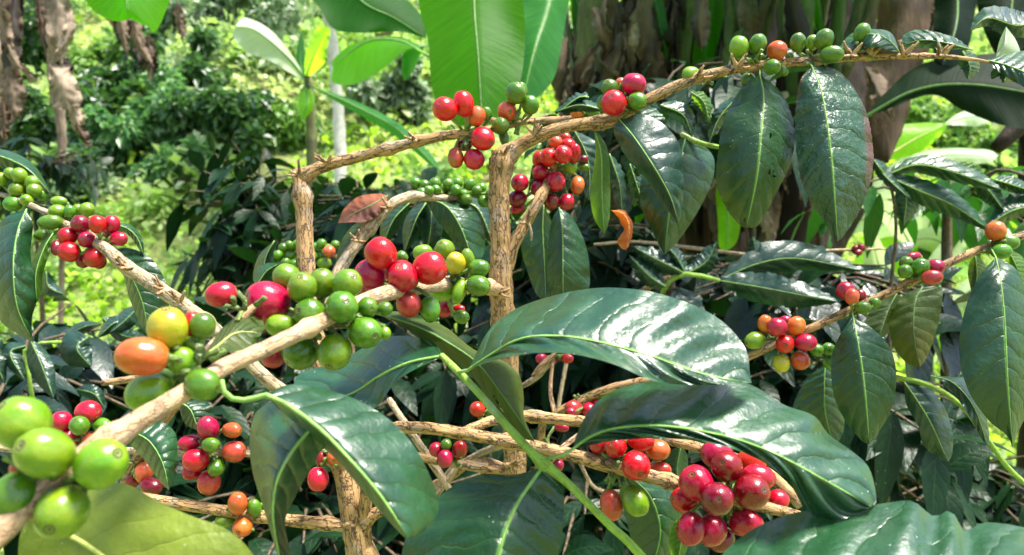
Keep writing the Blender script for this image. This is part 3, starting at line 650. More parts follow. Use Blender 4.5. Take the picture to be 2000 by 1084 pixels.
bleaf(t, [(2300, -500, 1.4), (1900, -600, 1.2), (1500, -650, .95), (1250, -640, .8)], 300, 300, 'banana_mid', off=(0, 0))  # leaf overhead, out of view, added for its shade on the clump

sunny = t = thing('banana_plant', 'small sunlit banana plant with lime and white glossy leaves below the upper right leaves', 'banana plant', ground_at(1800, 3.2), 'banana plants')
stemtube(t, 'pseudostem', [(1800, 1000, 3.2, 26), (1800, 700, 3.2, 22), (1802, 480, 3.2, 16)], 'stem_green')
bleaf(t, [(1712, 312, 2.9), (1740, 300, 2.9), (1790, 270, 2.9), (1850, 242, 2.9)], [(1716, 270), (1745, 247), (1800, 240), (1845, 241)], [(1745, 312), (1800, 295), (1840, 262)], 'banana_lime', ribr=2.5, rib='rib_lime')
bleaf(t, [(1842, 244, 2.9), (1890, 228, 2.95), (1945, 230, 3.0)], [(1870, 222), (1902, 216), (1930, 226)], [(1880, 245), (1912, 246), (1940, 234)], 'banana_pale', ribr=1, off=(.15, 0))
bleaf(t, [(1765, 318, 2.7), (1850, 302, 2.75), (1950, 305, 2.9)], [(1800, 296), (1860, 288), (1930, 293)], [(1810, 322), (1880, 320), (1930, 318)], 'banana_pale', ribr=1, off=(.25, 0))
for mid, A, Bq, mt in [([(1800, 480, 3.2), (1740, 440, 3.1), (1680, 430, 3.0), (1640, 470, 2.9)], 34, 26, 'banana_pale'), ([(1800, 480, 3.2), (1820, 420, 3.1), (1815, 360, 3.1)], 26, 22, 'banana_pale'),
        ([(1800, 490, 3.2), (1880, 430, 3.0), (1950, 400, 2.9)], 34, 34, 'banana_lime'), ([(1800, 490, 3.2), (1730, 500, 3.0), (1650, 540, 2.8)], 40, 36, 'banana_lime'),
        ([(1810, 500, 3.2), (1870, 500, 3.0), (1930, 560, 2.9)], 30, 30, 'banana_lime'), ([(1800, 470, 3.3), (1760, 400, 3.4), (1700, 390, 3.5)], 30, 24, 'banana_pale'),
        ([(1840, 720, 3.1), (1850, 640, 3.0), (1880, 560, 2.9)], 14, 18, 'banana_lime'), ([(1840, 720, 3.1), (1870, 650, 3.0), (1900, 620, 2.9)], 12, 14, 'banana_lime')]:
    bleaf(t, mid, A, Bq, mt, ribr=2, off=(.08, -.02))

t = thing('banana_plant', 'young sunlit banana plant beside the pale trunk on the slope', 'banana plant', ground_at(612, 3.4), 'banana plants')
stemtube(t, 'pseudostem', [(620, 640, 3.4, 14), (612, 400, 3.4, 12), (606, 200, 3.4, 9), (600, 150, 3.4, 8)], 'stem_olive')
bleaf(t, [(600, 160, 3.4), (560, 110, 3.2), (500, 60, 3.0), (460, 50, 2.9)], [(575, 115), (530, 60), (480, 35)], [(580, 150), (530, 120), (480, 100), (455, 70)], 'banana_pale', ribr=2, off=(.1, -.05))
bleaf(t, [(597, 155, 3.4), (612, 110, 3.3), (640, 50, 3.2)], [(595, 120), (605, 80), (620, 55)], [(632, 125), (640, 90), (645, 60)], 'banana_lime', ribr=2)
bleaf(t, [(592, 150, 3.4), (586, 110, 3.4), (590, 60, 3.4)], 8, 9, 'banana_mid', ribr=1)
bleaf(t, [(596, 165, 3.4), (600, 200, 3.3), (588, 236, 3.3)], 14, 18, 'banana_lime', ribr=2)
bleaf(t, [(600, 165, 3.4), (690, 205, 3.0), (780, 255, 2.7), (860, 335, 2.5)], [(690, 196), (780, 242), (845, 305)], [(680, 212), (770, 265), (840, 322)], 'banana_mid', ribr=2)
bleaf(t, [(838, 110, 2.6), (780, 80, 2.6), (715, 82, 2.6), (650, 130, 2.6)], [(800, 95), (740, 140), (690, 165), (650, 160)], [(790, 74), (730, 74), (680, 90), (650, 118)], 'banana', ribr=3, off=(-.12, .1))
bleaf(t, [(830, 90, 2.7), (800, 95, 2.65), (785, 110, 2.65)], [(800, 150), (785, 148)], [(800, 85)], 'banana_mid', ribr=2)

t = thing('pale_tree', 'slender pale barked tree trunk glaring in the sun on the slope', 'tree', ground_at(660, 5.0))
branch('trunk', t, [(668, 700, 5.0, 15), (664, 300, 5.0, 12), (655, 150, 5.0, 11), (640, 20, 5.0, 11), (620, -120, 5.0, 9)], 'white_bark', step=.05, rough=.1)
bs = np.array([list(P(random.gauss(600, 90), random.gauss(-160, 45), 5+random.gauss(0, .3))) for _ in range(900)])
V, q, lf, tint = leaves_np(bs, rand_dirs(900), rand_dirs(900, 1), np.full(900, .12), np.full(900, .035), rows=3)
obj('crown', mesh_np('crown', V, q, M['bush_mid'], tint=tint), t)

clump = [o for o in bpy.data.objects if o.name.startswith('banana_plant') and o.parent is None][:4]
for k in range(64):
    par = clump[1+k % 2]; x = random.uniform(1105, 1640); y0 = random.uniform(-60, 330); ln = random.uniform(90, 260); dd = random.uniform(1.7, 2.35); sl = random.uniform(-.35, .35)
    mt = random.choice(['dry', 'dry_dark', 'dry_dark', 'dry_dark', 'dry_red'])
    w_ = random.uniform(6, 26)
    flap(par, [(x, y0, dd), (x+sl*ln*.5+random.uniform(-12, 12), y0+ln*.5, dd-.03), (x+sl*ln, y0+ln, dd)], w_, w_*random.uniform(.5, 1.2), mt, off=(random.uniform(-.05, .08), random.uniform(-.05, .08)), n=26, m=4)
for k in range(16):
    par = clump[1+k % 2]; x = random.uniform(1120, 1640); dd = random.uniform(1.9, 2.3); sl = random.uniform(-80, 80)
    stemtube(par, 'leaf_stalk', [(x, 520, dd, random.uniform(5, 9)), (x+sl*.3, 250, dd, random.uniform(5, 10)), (x+sl, -80, dd, random.uniform(6, 12))], random.choice(['stem_olive', 'stem_grey', 'dry', 'dry_dark', 'dry_red']), rough=.08, seg=10, step=.05)
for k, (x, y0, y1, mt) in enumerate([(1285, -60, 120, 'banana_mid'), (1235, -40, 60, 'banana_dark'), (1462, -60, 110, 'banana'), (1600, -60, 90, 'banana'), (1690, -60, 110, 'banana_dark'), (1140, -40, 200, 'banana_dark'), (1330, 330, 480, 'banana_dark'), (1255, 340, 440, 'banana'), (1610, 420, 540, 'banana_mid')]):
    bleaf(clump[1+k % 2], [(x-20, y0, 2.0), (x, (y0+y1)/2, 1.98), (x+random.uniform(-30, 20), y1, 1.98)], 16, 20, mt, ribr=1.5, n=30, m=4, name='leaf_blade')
for k, (x0, x1, d0, d1, y0) in enumerate([(1180, 1500, 1.9, 1.3, -220), (1180, 1000, 1.9, 1.5, -300), (1390, 1250, 2.2, 1.6, -230), (1400, 1720, 2.2, 1.7, -260), (1560, 1420, 1.9, 1.3, -330), (1560, 1900, 1.9, 1.5, -300), (1560, 1700, 1.9, 2.6, -320), (1390, 1300, 2.2, 2.9, -300)]):
    bleaf(clump[k % 3], [(x0, y0, d0), ((x0+x1)/2, y0-130, (d0+d1)/2), (x1, y0-60, d1)], 90, 90, 'banana_mid', off=(.28, -.28), n=40, m=5)  # unseen canopy leaves added above the frame to shade the clump
for k in range(30):
    par = clump[k % 3]; x = random.choice([random.uniform(1095, 1250), random.uniform(1420, 1660)]); y0 = random.uniform(-40, 200) if x < 1300 else random.uniform(130, 380); ln = random.uniform(60, 150)
    w_ = random.uniform(4, 15); b_ = random.uniform(-30, 30)
    flap(par, [(x, y0, 1.72), (x+b_, y0+ln*.4, 1.68), (x+b_*1.8, y0+ln*.7, 1.7), (x+b_*.8, y0+ln, 1.74)], w_, w_*random.uniform(.4, 1.3), random.choice(['dry_pale', 'dry', 'dry', 'dry_dark']), off=(random.uniform(-.03, .05), random.uniform(-.03, .05)), n=26, m=4)
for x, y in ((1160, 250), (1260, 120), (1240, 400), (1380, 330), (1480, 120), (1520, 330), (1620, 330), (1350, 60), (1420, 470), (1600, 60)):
    flap(clump[1+(x > 1380)], [(x, y-200, 2.5), (x+20, y, 2.48), (x, y+200, 2.5)], 70, 66, 'dry_dark', n=26, m=5)  # dark backing sheets put in as the black shade between the stems

def dead_banana(label, px, d, stem, flaps):
    t = thing('dead_banana_plant', label, 'banana plant', ground_at(px, d), 'dead banana stems at the left')
    branch('pseudostem', t, stem, 'dry_pale', step=.03, rough=.18, seg=22, nodes=(.5, .72))
    for f in flaps: flap(t, *f)
clutter = [([(1800, 560, 2.6), (1850, 500, 2.5), (1900, 430, 2.4)], 26, 24), ([(1760, 600, 2.6), (1720, 530, 2.5), (1700, 440, 2.4)], 30, 24), ([(1850, 600, 2.5), (1910, 560, 2.4), (1980, 530, 2.3)], 24, 26), ([(1860, 740, 2.5), (1880, 680, 2.4), (1895, 600, 2.3)], 20, 22), ([(1780, 480, 2.6), (1740, 420, 2.5), (1680, 400, 2.4)], 22, 20), ([(1790, 300, 3.2), (1700, 380, 3.1), (1640, 400, 3.)], 24, 20), ([(1880, 520, 3.1), (1830, 470, 3.05), (1760, 470, 3.)], 26, 26), ([(1900, 450, 3.), (1960, 470, 2.95), (2000, 520, 2.9)], 24, 22), ([(1700, 480, 3.1), (1690, 520, 3.0), (1700, 570, 3.)], 26, 24), ([(1860, 400, 3.2), (1890, 390, 3.1), (1935, 400, 3.)], 18, 16)]
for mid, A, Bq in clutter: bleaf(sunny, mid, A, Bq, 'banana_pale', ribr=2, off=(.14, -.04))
dead_banana('dry grey brown banana stem sheath with a frayed hollow lower end', 130, 2.6, [(118, 700, 2.75, 5), (122, 320, 2.7, 6), (112, 160, 2.7, 13), (108, 60, 2.7, 16), (100, -150, 2.7, 18)],
    [([(110, -40, 2.6), (112, 40, 2.6), (120, 125, 2.6)], 30, 24, 'dry_pale'), ([(95, 125, 2.5), (118, 160, 2.48), (135, 215, 2.48)], [(125, 128), (150, 160), (160, 200)], [(95, 150), (97, 195), (110, 212)], 'dry_pale'),
     ([(140, 200, 2.5), (150, 235, 2.48), (156, 262, 2.48)], 17, 15, 'dry_pale'), ([(150, 245, 2.47), (162, 265, 2.46), (175, 290, 2.46)], 12, 8, 'dry_red'),
     ([(140, 20, 2.55), (132, 70, 2.5), (100, 130, 2.5)], 12, 12, 'dry_pale'), ([(70, -40, 2.6), (80, 40, 2.6), (92, 115, 2.6)], 9, 8, 'dry_red'), ([(118, 110, 2.62), (120, 140, 2.6), (116, 170, 2.6)], 24, 20, 'dry_dark')])
dead_banana('reddish brown dead banana stem with ragged hanging leaves at the left edge', 0, 2.2, [(-30, 800, 2.3, 5), (-22, 320, 2.3, 8), (0, 60, 2.3, 20), (-5, -150, 2.3, 22)],
    [([(20, -40, 2.2), (25, 60, 2.18), (28, 130, 2.18)], 20, 26, 'dry_red'), ([(5, 60, 2.1), (30, 120, 2.08), (68, 155, 2.08)], 10, 10, 'dry'), ([(15, 130, 2.1), (25, 190, 2.08), (20, 240, 2.08)], 28, 24, 'dry'),
     ([(5, 190, 2.05), (10, 240, 2.05), (8, 285, 2.05)], 10, 12, 'dry_red'), ([(0, 10, 2.1), (10, 60, 2.1), (12, 110, 2.1)], 16, 12, 'dry'), ([(30, 170, 2.2), (42, 200, 2.2), (38, 235, 2.2)], 9, 11, 'dry_dark'),
     ([(35, -40, 2.2), (20, 90, 2.15), (30, 220, 2.15)], 24, 20, 'dry_dark')])
t = thing('banana_plant', 'banana plant whose bright leaf tip hangs into the picture at the top left', 'banana plant', ground_at(260, 4.0), 'banana plants')
stemtube(t, 'pseudostem', [(292, 420, 6.8, 7), (284, 250, 6.8, 7), (270, 60, 6.8, 8), (255, -150, 6.8, 9)], 'stem_olive')
bleaf(t, [(246, -260, 1.7), (245, -100, 1.65), (247, 0, 1.6), (252, 36, 1.6)], [(300, -200), (345, -60), (330, 5), (305, 60), (285, 50)], [(160, -200), (145, -70), (170, 5), (205, 35), (235, 42)], 'banana', ribr=3)
for mid in ([(225, 10, 4.1), (240, 60, 4.1), (248, 110, 4.1)], [(262, 20, 4.1), (270, 80, 4.1), (300, 130, 4.1)], [(290, 60, 4.2), (292, 110, 4.2), (296, 160, 4.2)], [(345, 5, 4.2), (352, 40, 4.2), (356, 80, 4.2)], [(200, -10, 4.2), (215, 30, 4.2), (240, 70, 4.2)]):
    flap(t, mid, 12, 10, 'dry')
flap(t, [(235, 20, 4.2), (238, 60, 4.2), (240, 95, 4.2)], 22, 14, 'dry_dark'); flap(t, [(275, 70, 4.25), (285, 110, 4.2), (305, 145, 4.2)], 22, 20, 'dry_dark')

# ---------------------------------------------------------------- coffee plant with the tall forked stem: fruiting branches towards the camera and up to the right
t = A_ = thing('coffee_plant', 'coffee plant with the tall forked brown stem in the centre and the nearest fruiting branch', 'coffee plant', ground_at(1000, .55))
branch('stem', t, [(1012, 2600, .60, 30), (1010, 1300, .57, 27), (1006, 930, .56, 22), (998, 800, .56, 22), (988, 660, .555, 21), (979, 570, .55, 23), (978, 480, .55, 21), (975, 380, .55, 20), (982, 296, .55, 19)], 'bark', nodes=(.865, .99), seg=20, rough=.09)
branch('branch', t, [(978, 312, .55, 17), (1005, 292, .55, 15), (1050, 266, .545, 13), (1120, 245, .54, 12), (1200, 236, .53, 12), (1235, 212, .525, 11), (1300, 178, .52, 11), (1370, 150, .515, 10), (1440, 134, .51, 10), (1500, 126, .51, 9), (1570, 120, .51, 9), (1640, 114, .51, 8), (1720, 110, .51, 7), (1830, 110, .51, 5), (1900, 116, .51, 3.5), (1935, 122, .51, 2.5)], 'bark', nodes=(.02, .22, .44, .58, .66, .76, .87), rough=.06, label='upper branch rising to the right')
branch('branch', t, [(970, 566, .545, 13), (955, 560, .50, 13), (905, 560, .46, 14), (850, 556, .41, 15), (760, 572, .36, 16), (690, 597, .33, 15), (600, 642, .305, 16), (520, 680, .29, 16), (440, 716, .275, 17), (395, 745, .265, 17), (330, 785, .255, 19), (250, 835, .245, 22), (170, 888, .235, 23), (95, 945, .228, 23), (20, 1020, .22, 26), (-60, 1090, .21, 26)], 'bark_smooth', nodes=(.12, .3, .47, .66, .88), rough=.04, label='near branch running to the lower left')
branch('side_branch', t, [(992, 525, .55, 12), (1003, 480, .55, 12), (1030, 430, .555, 11), (1052, 392, .56, 10), (1075, 345, .575, 8), (1090, 300, .58, 7)], 'bark', nodes=(.6,))
branch('twig', t, [(1030, 430, .55, 3), (1038, 455, .548, 3), (1037, 470, .547, 2)], 'bark_pale')
branch('side_branch', t, [(1002, 918, .56, 10), (960, 916, .56, 10), (900, 906, .565, 10), (840, 897, .57, 9), (800, 888, .575, 8)], 'bark')
branch('side_branch', t, [(1002, 920, .58, 10), (930, 900, .6, 8), (875, 935, .62, 8), (840, 950, .64, 8)], 'bark_twig')
branch('twig', t, [(985, 866, .58, 8), (930, 890, .6, 7), (880, 920, .61, 6), (855, 960, .62, 7)], 'bark_pale')
branch('twig', t, [(905, 205, .72, 5), (960, 235, .7, 6), (1040, 236, .69, 7), (1150, 231, .68, 7), (1200, 228, .66, 6)], 'bark_twig')
# fruit on the near branch
cluster(t, (100, 940), .228, [(40, 915, 20, 18, 'K', 8), (43, 826, 54, 52, 'L', 4), (30, 969, 50, 45, 'G', 0, (10, 1000)), (88, 885, 57, 49, 'L', 0, (68, 862)), (197, 906, 56, 47, 'L', 0, (238, 882)), (121, 999, 56, 49, 'L', 0, (125, 1018))], label='large pale green cluster at the lower left')
cluster(t, (384, 715), .268, [(315, 742, 26, 22, 'L', 8), (292, 770, 45, 39, 'L', 8), (376, 635, 18, 27, 'P', 8), (396, 636, 25, 25, 'G', 4), (372, 672, 18, 16, 'L', 6), (357, 704, 29, 27, 'L', 0), (327, 641, 39, 43, 'Y', -1), (278, 696, 50, 38, 'O', 0), (395, 751, 37, 32, 'G', -5)], label='cluster with a yellow and an orange cherry')
branch('side_branch', t, [(390, 700, .285, 8), (430, 660, .30, 9), (475, 618, .31, 9), (510, 590, .315, 7)], 'bark_twig')
cluster(t, (478, 603), .31, [(432, 575, 31, 25, 'P', 0)], label='single crimson cherry')
cluster(t, (612, 628), .325, [(508, 636, 18, 16, 'R', 8), (533, 696, 23, 23, 'R', 10), (752, 603, 15, 14, 'G', 8), (752, 651, 12, 14, 'L', 6), (560, 541, 26, 26, 'L', 6), (629, 553, 27, 30, 'L', 6), (718, 600, 22, 20, 'G', 0, (729, 603)), (522, 590, 46, 42, 'P', 0),
    (590, 561, 30, 29, 'L', 0), (678, 554, 31, 29, 'L', 0), (549, 636, 30, 23, 'L', 0), (588, 688, 35, 35, 'G', 4, (565, 708)), (713, 649, 37, 31, 'G', 0, (736, 655)), (653, 688, 34, 38, 'Y' if 0 else 'L', -2, (648, 712)), (605, 613, 31, 31, 'G', -2, (588, 607)), (668, 600, 32, 32, 'G', -2, (681, 587))], label='big cluster of green cherries with one crimson cherry')
cluster(t, (795, 565), .375, [(785, 502, 12, 12, 'G', 8), (716, 566, 16, 10, 'O', 6), (840, 604, 20, 27, 'G', 3), (724, 536, 32, 31, 'P', 0, (707, 520)), (744, 495, 32, 31, 'P', 0), (798, 594, 25, 26, 'K', 0, (800, 573)), (839, 524, 33, 33, 'P', 0), (785, 540, 32, 31, 'R', 0, (783, 522))], label='cluster of four large crimson cherries')
cluster(t, (885, 552), .43, [(868, 604, 16, 16, 'R', 14), (896, 604, 13, 9, 'P', 14), (901, 619, 16, 14, 'G', 8), (826, 494, 20, 17, 'L', 8), (869, 486, 20, 19, 'L', 4), (914, 508, 14, 24, 'L', 4), (935, 524, 22, 18, 'G', 0), (890, 514, 20, 25, 'Y', 0, (891, 500)),
    (862, 566, 28, 24, 'L', 0), (897, 570, 14, 26, 'L', -1, (891, 590)), (934, 558, 25, 21, 'G', 0, (957, 560))], label='cluster of green cherries beside the stem')
# fruit on the upper branch
cluster(t, (1215, 214), .525, [(1213, 163, 11, 12, 'K', 6), (1175, 200, 9, 14, 'G', 6), (1191, 172, 17, 17, 'G', 0), (1238, 165, 25, 22, 'P', 0), (1244, 197, 20, 17, 'G', -3, (1258, 200)), (1199, 201, 25, 25, 'P', -2, (1190, 192))])
cluster(t, (1140, 228), .68, [(1127, 219, 13, 14, 'O', 0), (1159, 220, 13, 13, 'G', 0)])
cluster(t, (1362, 153), .52, [(1349, 145, 18, 15, 'L', 2)])
cluster(t, (1480, 126), .51, [(1437, 112, 11, 12, 'G', 8), (1462, 158, 15, 17, 'G', 12), (1484, 112, 9, 9, 'G', 6), (1443, 91, 19, 21, 'L', 0), (1480, 86, 17, 20, 'G', 0), (1518, 99, 20, 19, 'O', 0), (1530, 137, 9, 13, 'G', 3), (1508, 131, 20, 15, 'G', -6, (1513, 133))])
cluster(t, (1588, 114), .51, [(1542, 110, 8, 8, 'G', 6), (1586, 84, 12, 16, 'L', 4), (1558, 83, 15, 19, 'G', 0), (1610, 77, 18, 21, 'G', 0, (1616, 58)), (1625, 106, 23, 17, 'G', -4)])
cluster(t, (1672, 104), .51, [(1684, 65, 16, 20, 'G', 0)])
cluster(t, (1085, 330), .58, [(1140, 312, 9, 9, 'D', 8), (1143, 328, 9, 9, 'G', 8), (1103, 268, 12, 10, 'K', 8), (1108, 285, 17, 15, 'R', 6), (1122, 300, 12, 20, 'R', 6), (1085, 277, 14, 12, 'K', 4), (1010, 408, 15, 10, 'R', 8), (1053, 311, 14, 17, 'R', 3),
    (1057, 338, 18, 16, 'R', 3), (1072, 307, 18, 19, 'P', 0), (1100, 302, 18, 18, 'P', 0), (1128, 362, 14, 19, 'M', 4), (1010, 388, 20, 16, 'D', 0), (1115, 328, 12, 15, 'L', 0, (1117, 322)), (1015, 357, 18, 17, 'R', 0), (1052, 368, 16, 17, 'R', 0, (1050, 366)),
    (1107, 394, 15, 17, 'R', 0), (1085, 355, 20, 20, 'P', 0, (1090, 350)), (1077, 393, 16, 18, 'D', -2, (1081, 397))], label='hanging cluster of crimson cherries below the fork')
# leaves of this plant
leaf(t, [(1484, 145, .505), (1492, 190, .50), (1486, 270, .49), (1478, 350, .49), (1458, 444, .50)], [(1525, 180), (1550, 240), (1547, 310), (1520, 370), (1482, 438)], [(1450, 170), (1416, 228), (1402, 300), (1400, 362), (1422, 412), (1448, 442)], 'leaf_spot', off=(.012, .02), n=100, m=16, jag=1.5, holes=[(.40, -.3, .012), (.62, -.45, .02), (.64, -.62, .012), (.83, -.25, .013), (.96, .35, .03)], petiole=[(1484, 130, .51), (1484, 145, .505)], label='blotched hanging leaf')
leaf(t, [(1585, 128, .50), (1606, 185, .485), (1622, 290, .475), (1630, 380, .475), (1636, 472, .485)], [(1640, 140), (1684, 200), (1702, 262), (1705, 330), (1685, 400), (1652, 455)], [(1562, 160), (1553, 230), (1556, 300), (1570, 368), (1610, 435)], 'leaf_rust', off=(.018, .014), n=100, m=16, jag=1.5, holes=[(.36, .25, .006)], petiole=[(1578, 120, .51), (1585, 128, .50)], label='large hanging leaf with rusty margin')
leaf(t, [(1212, 236, .52), (1240, 270, .50), (1280, 330, .49), (1310, 385, .49), (1325, 437, .495)], [(1250, 222), (1295, 242), (1328, 285), (1335, 350), (1332, 410)], [(1198, 255), (1222, 305), (1258, 345), (1292, 395)], 'leaf_blue', off=(.012, .02), petiole=[(1208, 226, .53), (1212, 236, .52)])
leaf(t, [(1340, 262, .6), (1325, 330, .59), (1308, 410, .585), (1298, 498, .59)], [(1390, 300), (1392, 350), (1362, 415), (1325, 470)], [(1262, 330), (1250, 390), (1268, 440), (1288, 480)], 'leaf_olive' if 0 else 'leaf', off=(.02, .02), rib='rib_dark')
leaf(t, [(1160, 250, .54), (1174, 300, .53), (1176, 380, .53), (1180, 458, .53)], [(1186, 290), (1192, 370), (1190, 430)], [(1163, 300), (1153, 375), (1160, 425)], 'leaf_olive', off=(.005, .01))
leaf(t, [(1122, 255, .60), (1145, 300, .60), (1152, 345, .60), (1150, 392, .60)], [(1165, 280), (1173, 335), (1164, 380)], [(1120, 290), (1133, 340), (1142, 380)], 'leaf_blue', off=(.008, .01))
leaf(t, [(1092, 405, .60), (1098, 450, .59), (1099, 520, .585), (1100, 592, .59)], [(1118, 425), (1143, 475), (1152, 530), (1148, 570), (1125, 590)], [(1078, 430), (1070, 490), (1068, 550), (1080, 585)], 'leaf', off=(.01, .015), rib='rib_dark')
leaf(t, [(1062, 400, .61), (1060, 450, .61), (1064, 520, .605), (1066, 588, .60)], [(1080, 440), (1088, 500), (1086, 560)], [(1030, 425), (1017, 475), (1030, 530), (1048, 575)], 'leaf_olive' if 0 else 'leaf_spot', off=(.01, .015))
leaf(t, [(1194, 411, .60), (1218, 420, .6), (1228, 447, .6), (1222, 490, .6)], [(1218, 410), (1234, 430), (1236, 452), (1230, 475)], [(1204, 421), (1212, 436), (1219, 450), (1207, 468), (1212, 483)], 'leaf_orange', rib=None, n=24, m=4, label='curled orange dead leaf', jag=3)
leaf(t, [(1758, 104, .51), (1735, 78, .50), (1700, 66, .50), (1640, 92, .52)], [(1712, 92), (1680, 98), (1655, 96)], [(1740, 64), (1700, 57), (1662, 66)], 'leaf', off=(-.005, .02))
leaf(t, [(1900, 98, .51), (1850, 84, .52), (1800, 78, .53), (1752, 92, .54)], [(1862, 72), (1800, 58), (1768, 66)], [(1850, 96), (1800, 94)], 'leaf', off=(.01, .02), jag=3)
leaf(t, [(1930, 118, .51), (1975, 130, .50), (2040, 160, .49), (2100, 200, .48)], [(1965, 105), (2020, 100), (2080, 130)], [(1950, 140), (1990, 165), (2040, 190)], 'leaf', off=(.02, .0))
leaf(t, [(1850, 105, .52), (1838, 92, .52), (1828, 70, .52)], 10, 8, 'banana_pale', rib=None, n=20, m=3)
leaf(t, [(1945, 112, .53), (1960, 90, .53), (1965, 52, .53)], [(1952, 80)], [(1990, 108), (1985, 80)], 'banana_pale', rib=None, n=20, m=4)
leaf(t, [(2040, 30, .6), (1990, 50, .6), (1930, 35, .6), (1895, 60, .6)], 25, 30, 'leaf_blue', jag=4)
leaf(t, [(1880, 100, .56), (1895, 130, .56), (1890, 155, .56)], 20, 20, 'leaf', jag=3)
leaf(t, [(1950, 120, .56), (1965, 145, .56), (1960, 162, .56)], 30, 30, 'leaf', jag=3)
for mid, A, Bq, mt in [([(1290, 205, .56), (1335, 225, .56), (1352, 268, .56)], 20, 16, 'leaf_blue'), ([(1400, 262, .58), (1375, 215, .58), (1350, 200, .58)], 18, 22, 'leaf_blue'), ([(1440, 190, .57), (1405, 230, .57), (1385, 278, .57)], 12, 16, 'leaf_blue'),
        ([(1420, 150, .55), (1390, 150, .55), (1370, 170, .55)], 8, 12, 'leaf'), ([(1240, 215, .6), (1270, 235, .6), (1300, 285, .6)], 26, 14, 'leaf'), ([(1150, 190, .62), (1130, 190, .62), (1092, 218, .62)], 12, 10, 'leaf_blue'),
        ([(1180, 215, .62), (1130, 205, .62), (1080, 220, .62)], 14, 12, 'leaf_blue'), ([(1350, 180, .57), (1375, 200, .57), (1385, 240, .57)], 14, 14, 'leaf_olive'),
        ([(1460, 160, .57), (1440, 200, .57), (1400, 230, .57)], 14, 10, 'leaf'), ([(1190, 300, .62), (1210, 360, .62), (1215, 420, .62)], 14, 16, 'leaf_blue'), ([(1230, 320, .63), (1250, 380, .63), (1262, 420, .63)], 18, 16, 'leaf')]:
    leaf(t, mid, A, Bq, mt, off=(.01, .015), jag=5, n=30, m=5, ruf=.002, ribr=1.5)
branch('twig', t, [(1420, 290, .60, 4), (1370, 280, .60, 5), (1330, 262, .60, 5)], 'shoot')
# leaves of the near branch
leaf(t, [(520, 772, .27), (560, 790, .268), (625, 838, .262), (690, 905, .258), (745, 970, .256), (798, 1052, .256)], [(560, 752), (620, 757), (690, 778), (755, 815), (805, 866), (840, 930), (857, 990), (838, 1028), (812, 1050)], [(545, 800), (600, 845), (668, 910), (730, 985), (785, 1045)], 'leaf_glare', off=(.024, .02), ribr=5, ruf=.002,
     petiole=[(432, 742, .268), (440, 770, .268), (470, 782, .27), (520, 772, .27)], label='large arched glossy leaf')
leaf(t, [(612, 832, .275), (572, 880, .272), (541, 940, .27), (533, 1010, .27), (550, 1110, .275)], [(640, 850), (612, 905), (578, 968), (557, 1020), (568, 1090)], [(560, 788), (505, 800), (488, 850), (492, 915), (512, 985), (535, 1060)], 'leaf_glare', off=(.02, .035), ribr=3.5, label='folded drooping leaf')
leaf(t, [(385, 703, .278), (420, 680, .285), (460, 650, .295), (512, 650, .305)], [(420, 655), (465, 617), (505, 618), (518, 640)], [(425, 690), (470, 684), (500, 668)], 'leaf_under', off=(.015, -.004), rib='rib_lime', ribr=3, quilt=0.)
leaf(t, [(60, 1010, .262), (143, 1049, .256), (205, 1090, .25), (330, 1190, .24), (420, 1290, .235)], [(105, 978), (180, 948), (245, 945), (310, 980), (375, 1008), (445, 1035), (495, 1085), (520, 1160), (500, 1230)], [(38, 1050), (45, 1120), (120, 1200), (260, 1280)], 'leaf_lime', off=(.008, .01), rib='rib_lime', ribr=6, nv=5, label='large yellow green leaf in the lower left')

# ---------------------------------------------------------------- coffee plant with the shorter squared stem
t = B_ = thing('coffee_plant', 'coffee plant with a shorter bare stem bent square to the right at its top', 'coffee plant', ground_at(700, .52))
branch('stem', t, [(760, 2600, .56, 36), (722, 1250, .52, 31), (703, 1084, .515, 28), (688, 1000, .515, 25), (676, 920, .52, 25), (640, 760, .53, 19), (604, 600, .545, 17), (597, 500, .55, 17), (594, 420, .555, 16), (586, 345, .56, 15), (585, 330, .56, 12)], 'bark', nodes=(.76, .975), seg=20, rough=.08)
branch('branch', t, [(585, 352, .56, 13), (600, 340, .56, 13), (640, 322, .56, 12), (700, 306, .56, 11), (770, 288, .555, 11), (830, 272, .55, 10), (880, 264, .55, 10), (930, 258, .55, 8), (985, 246, .56, 7), (1040, 236, .57, 5)], 'bark', nodes=(.02, .38, .5, .75), rough=.07, label='arched bare branch')
branch('branch', t, [(676, 800, .53, 12), (600, 790, .515, 13), (530, 748, .50, 13), (450, 670, .50, 13), (370, 605, .51, 14), (300, 556, .52, 14), (245, 520, .53, 14), (205, 485, .54, 11), (150, 450, .56, 8), (80, 410, .58, 6), (20, 385, .60, 5), (-40, 370, .62, 5)], 'bark_pale', nodes=(.3, .62, .76, .88), rough=.08, label='grey barked branch to the left')
branch('branch', t, [(640, 600, .57, 12), (665, 525, .59, 12), (705, 465, .60, 12), (755, 408, .61, 11), (790, 387, .62, 10), (825, 384, .63, 9), (870, 388, .64, 6), (940, 378, .66, 4)], 'bark_pale', nodes=(.4, .65, .8), rough=.08)
branch('side_branch', t, [(680, 1030, .515, 13), (650, 1024, .51, 12), (580, 1018, .505, 12), (480, 1005, .50, 11), (400, 992, .495, 11), (310, 978, .49, 11), (220, 960, .49, 9)], 'bark', nodes=(.1, .4))
branch('side_branch', t, [(700, 1030, .515, 13), (730, 1005, .51, 12), (765, 990, .51, 11), (800, 985, .51, 9)], 'bark', nodes=(.2,))
branch('side_branch', t, [(668, 892, .53, 8), (600, 888, .52, 7), (540, 886, .51, 7), (460, 885, .50, 7), (340, 882, .50, 7), (200, 880, .50, 7), (60, 878, .50, 8), (-40, 870, .50, 8)], 'bark_pale', nodes=(.35, .7))
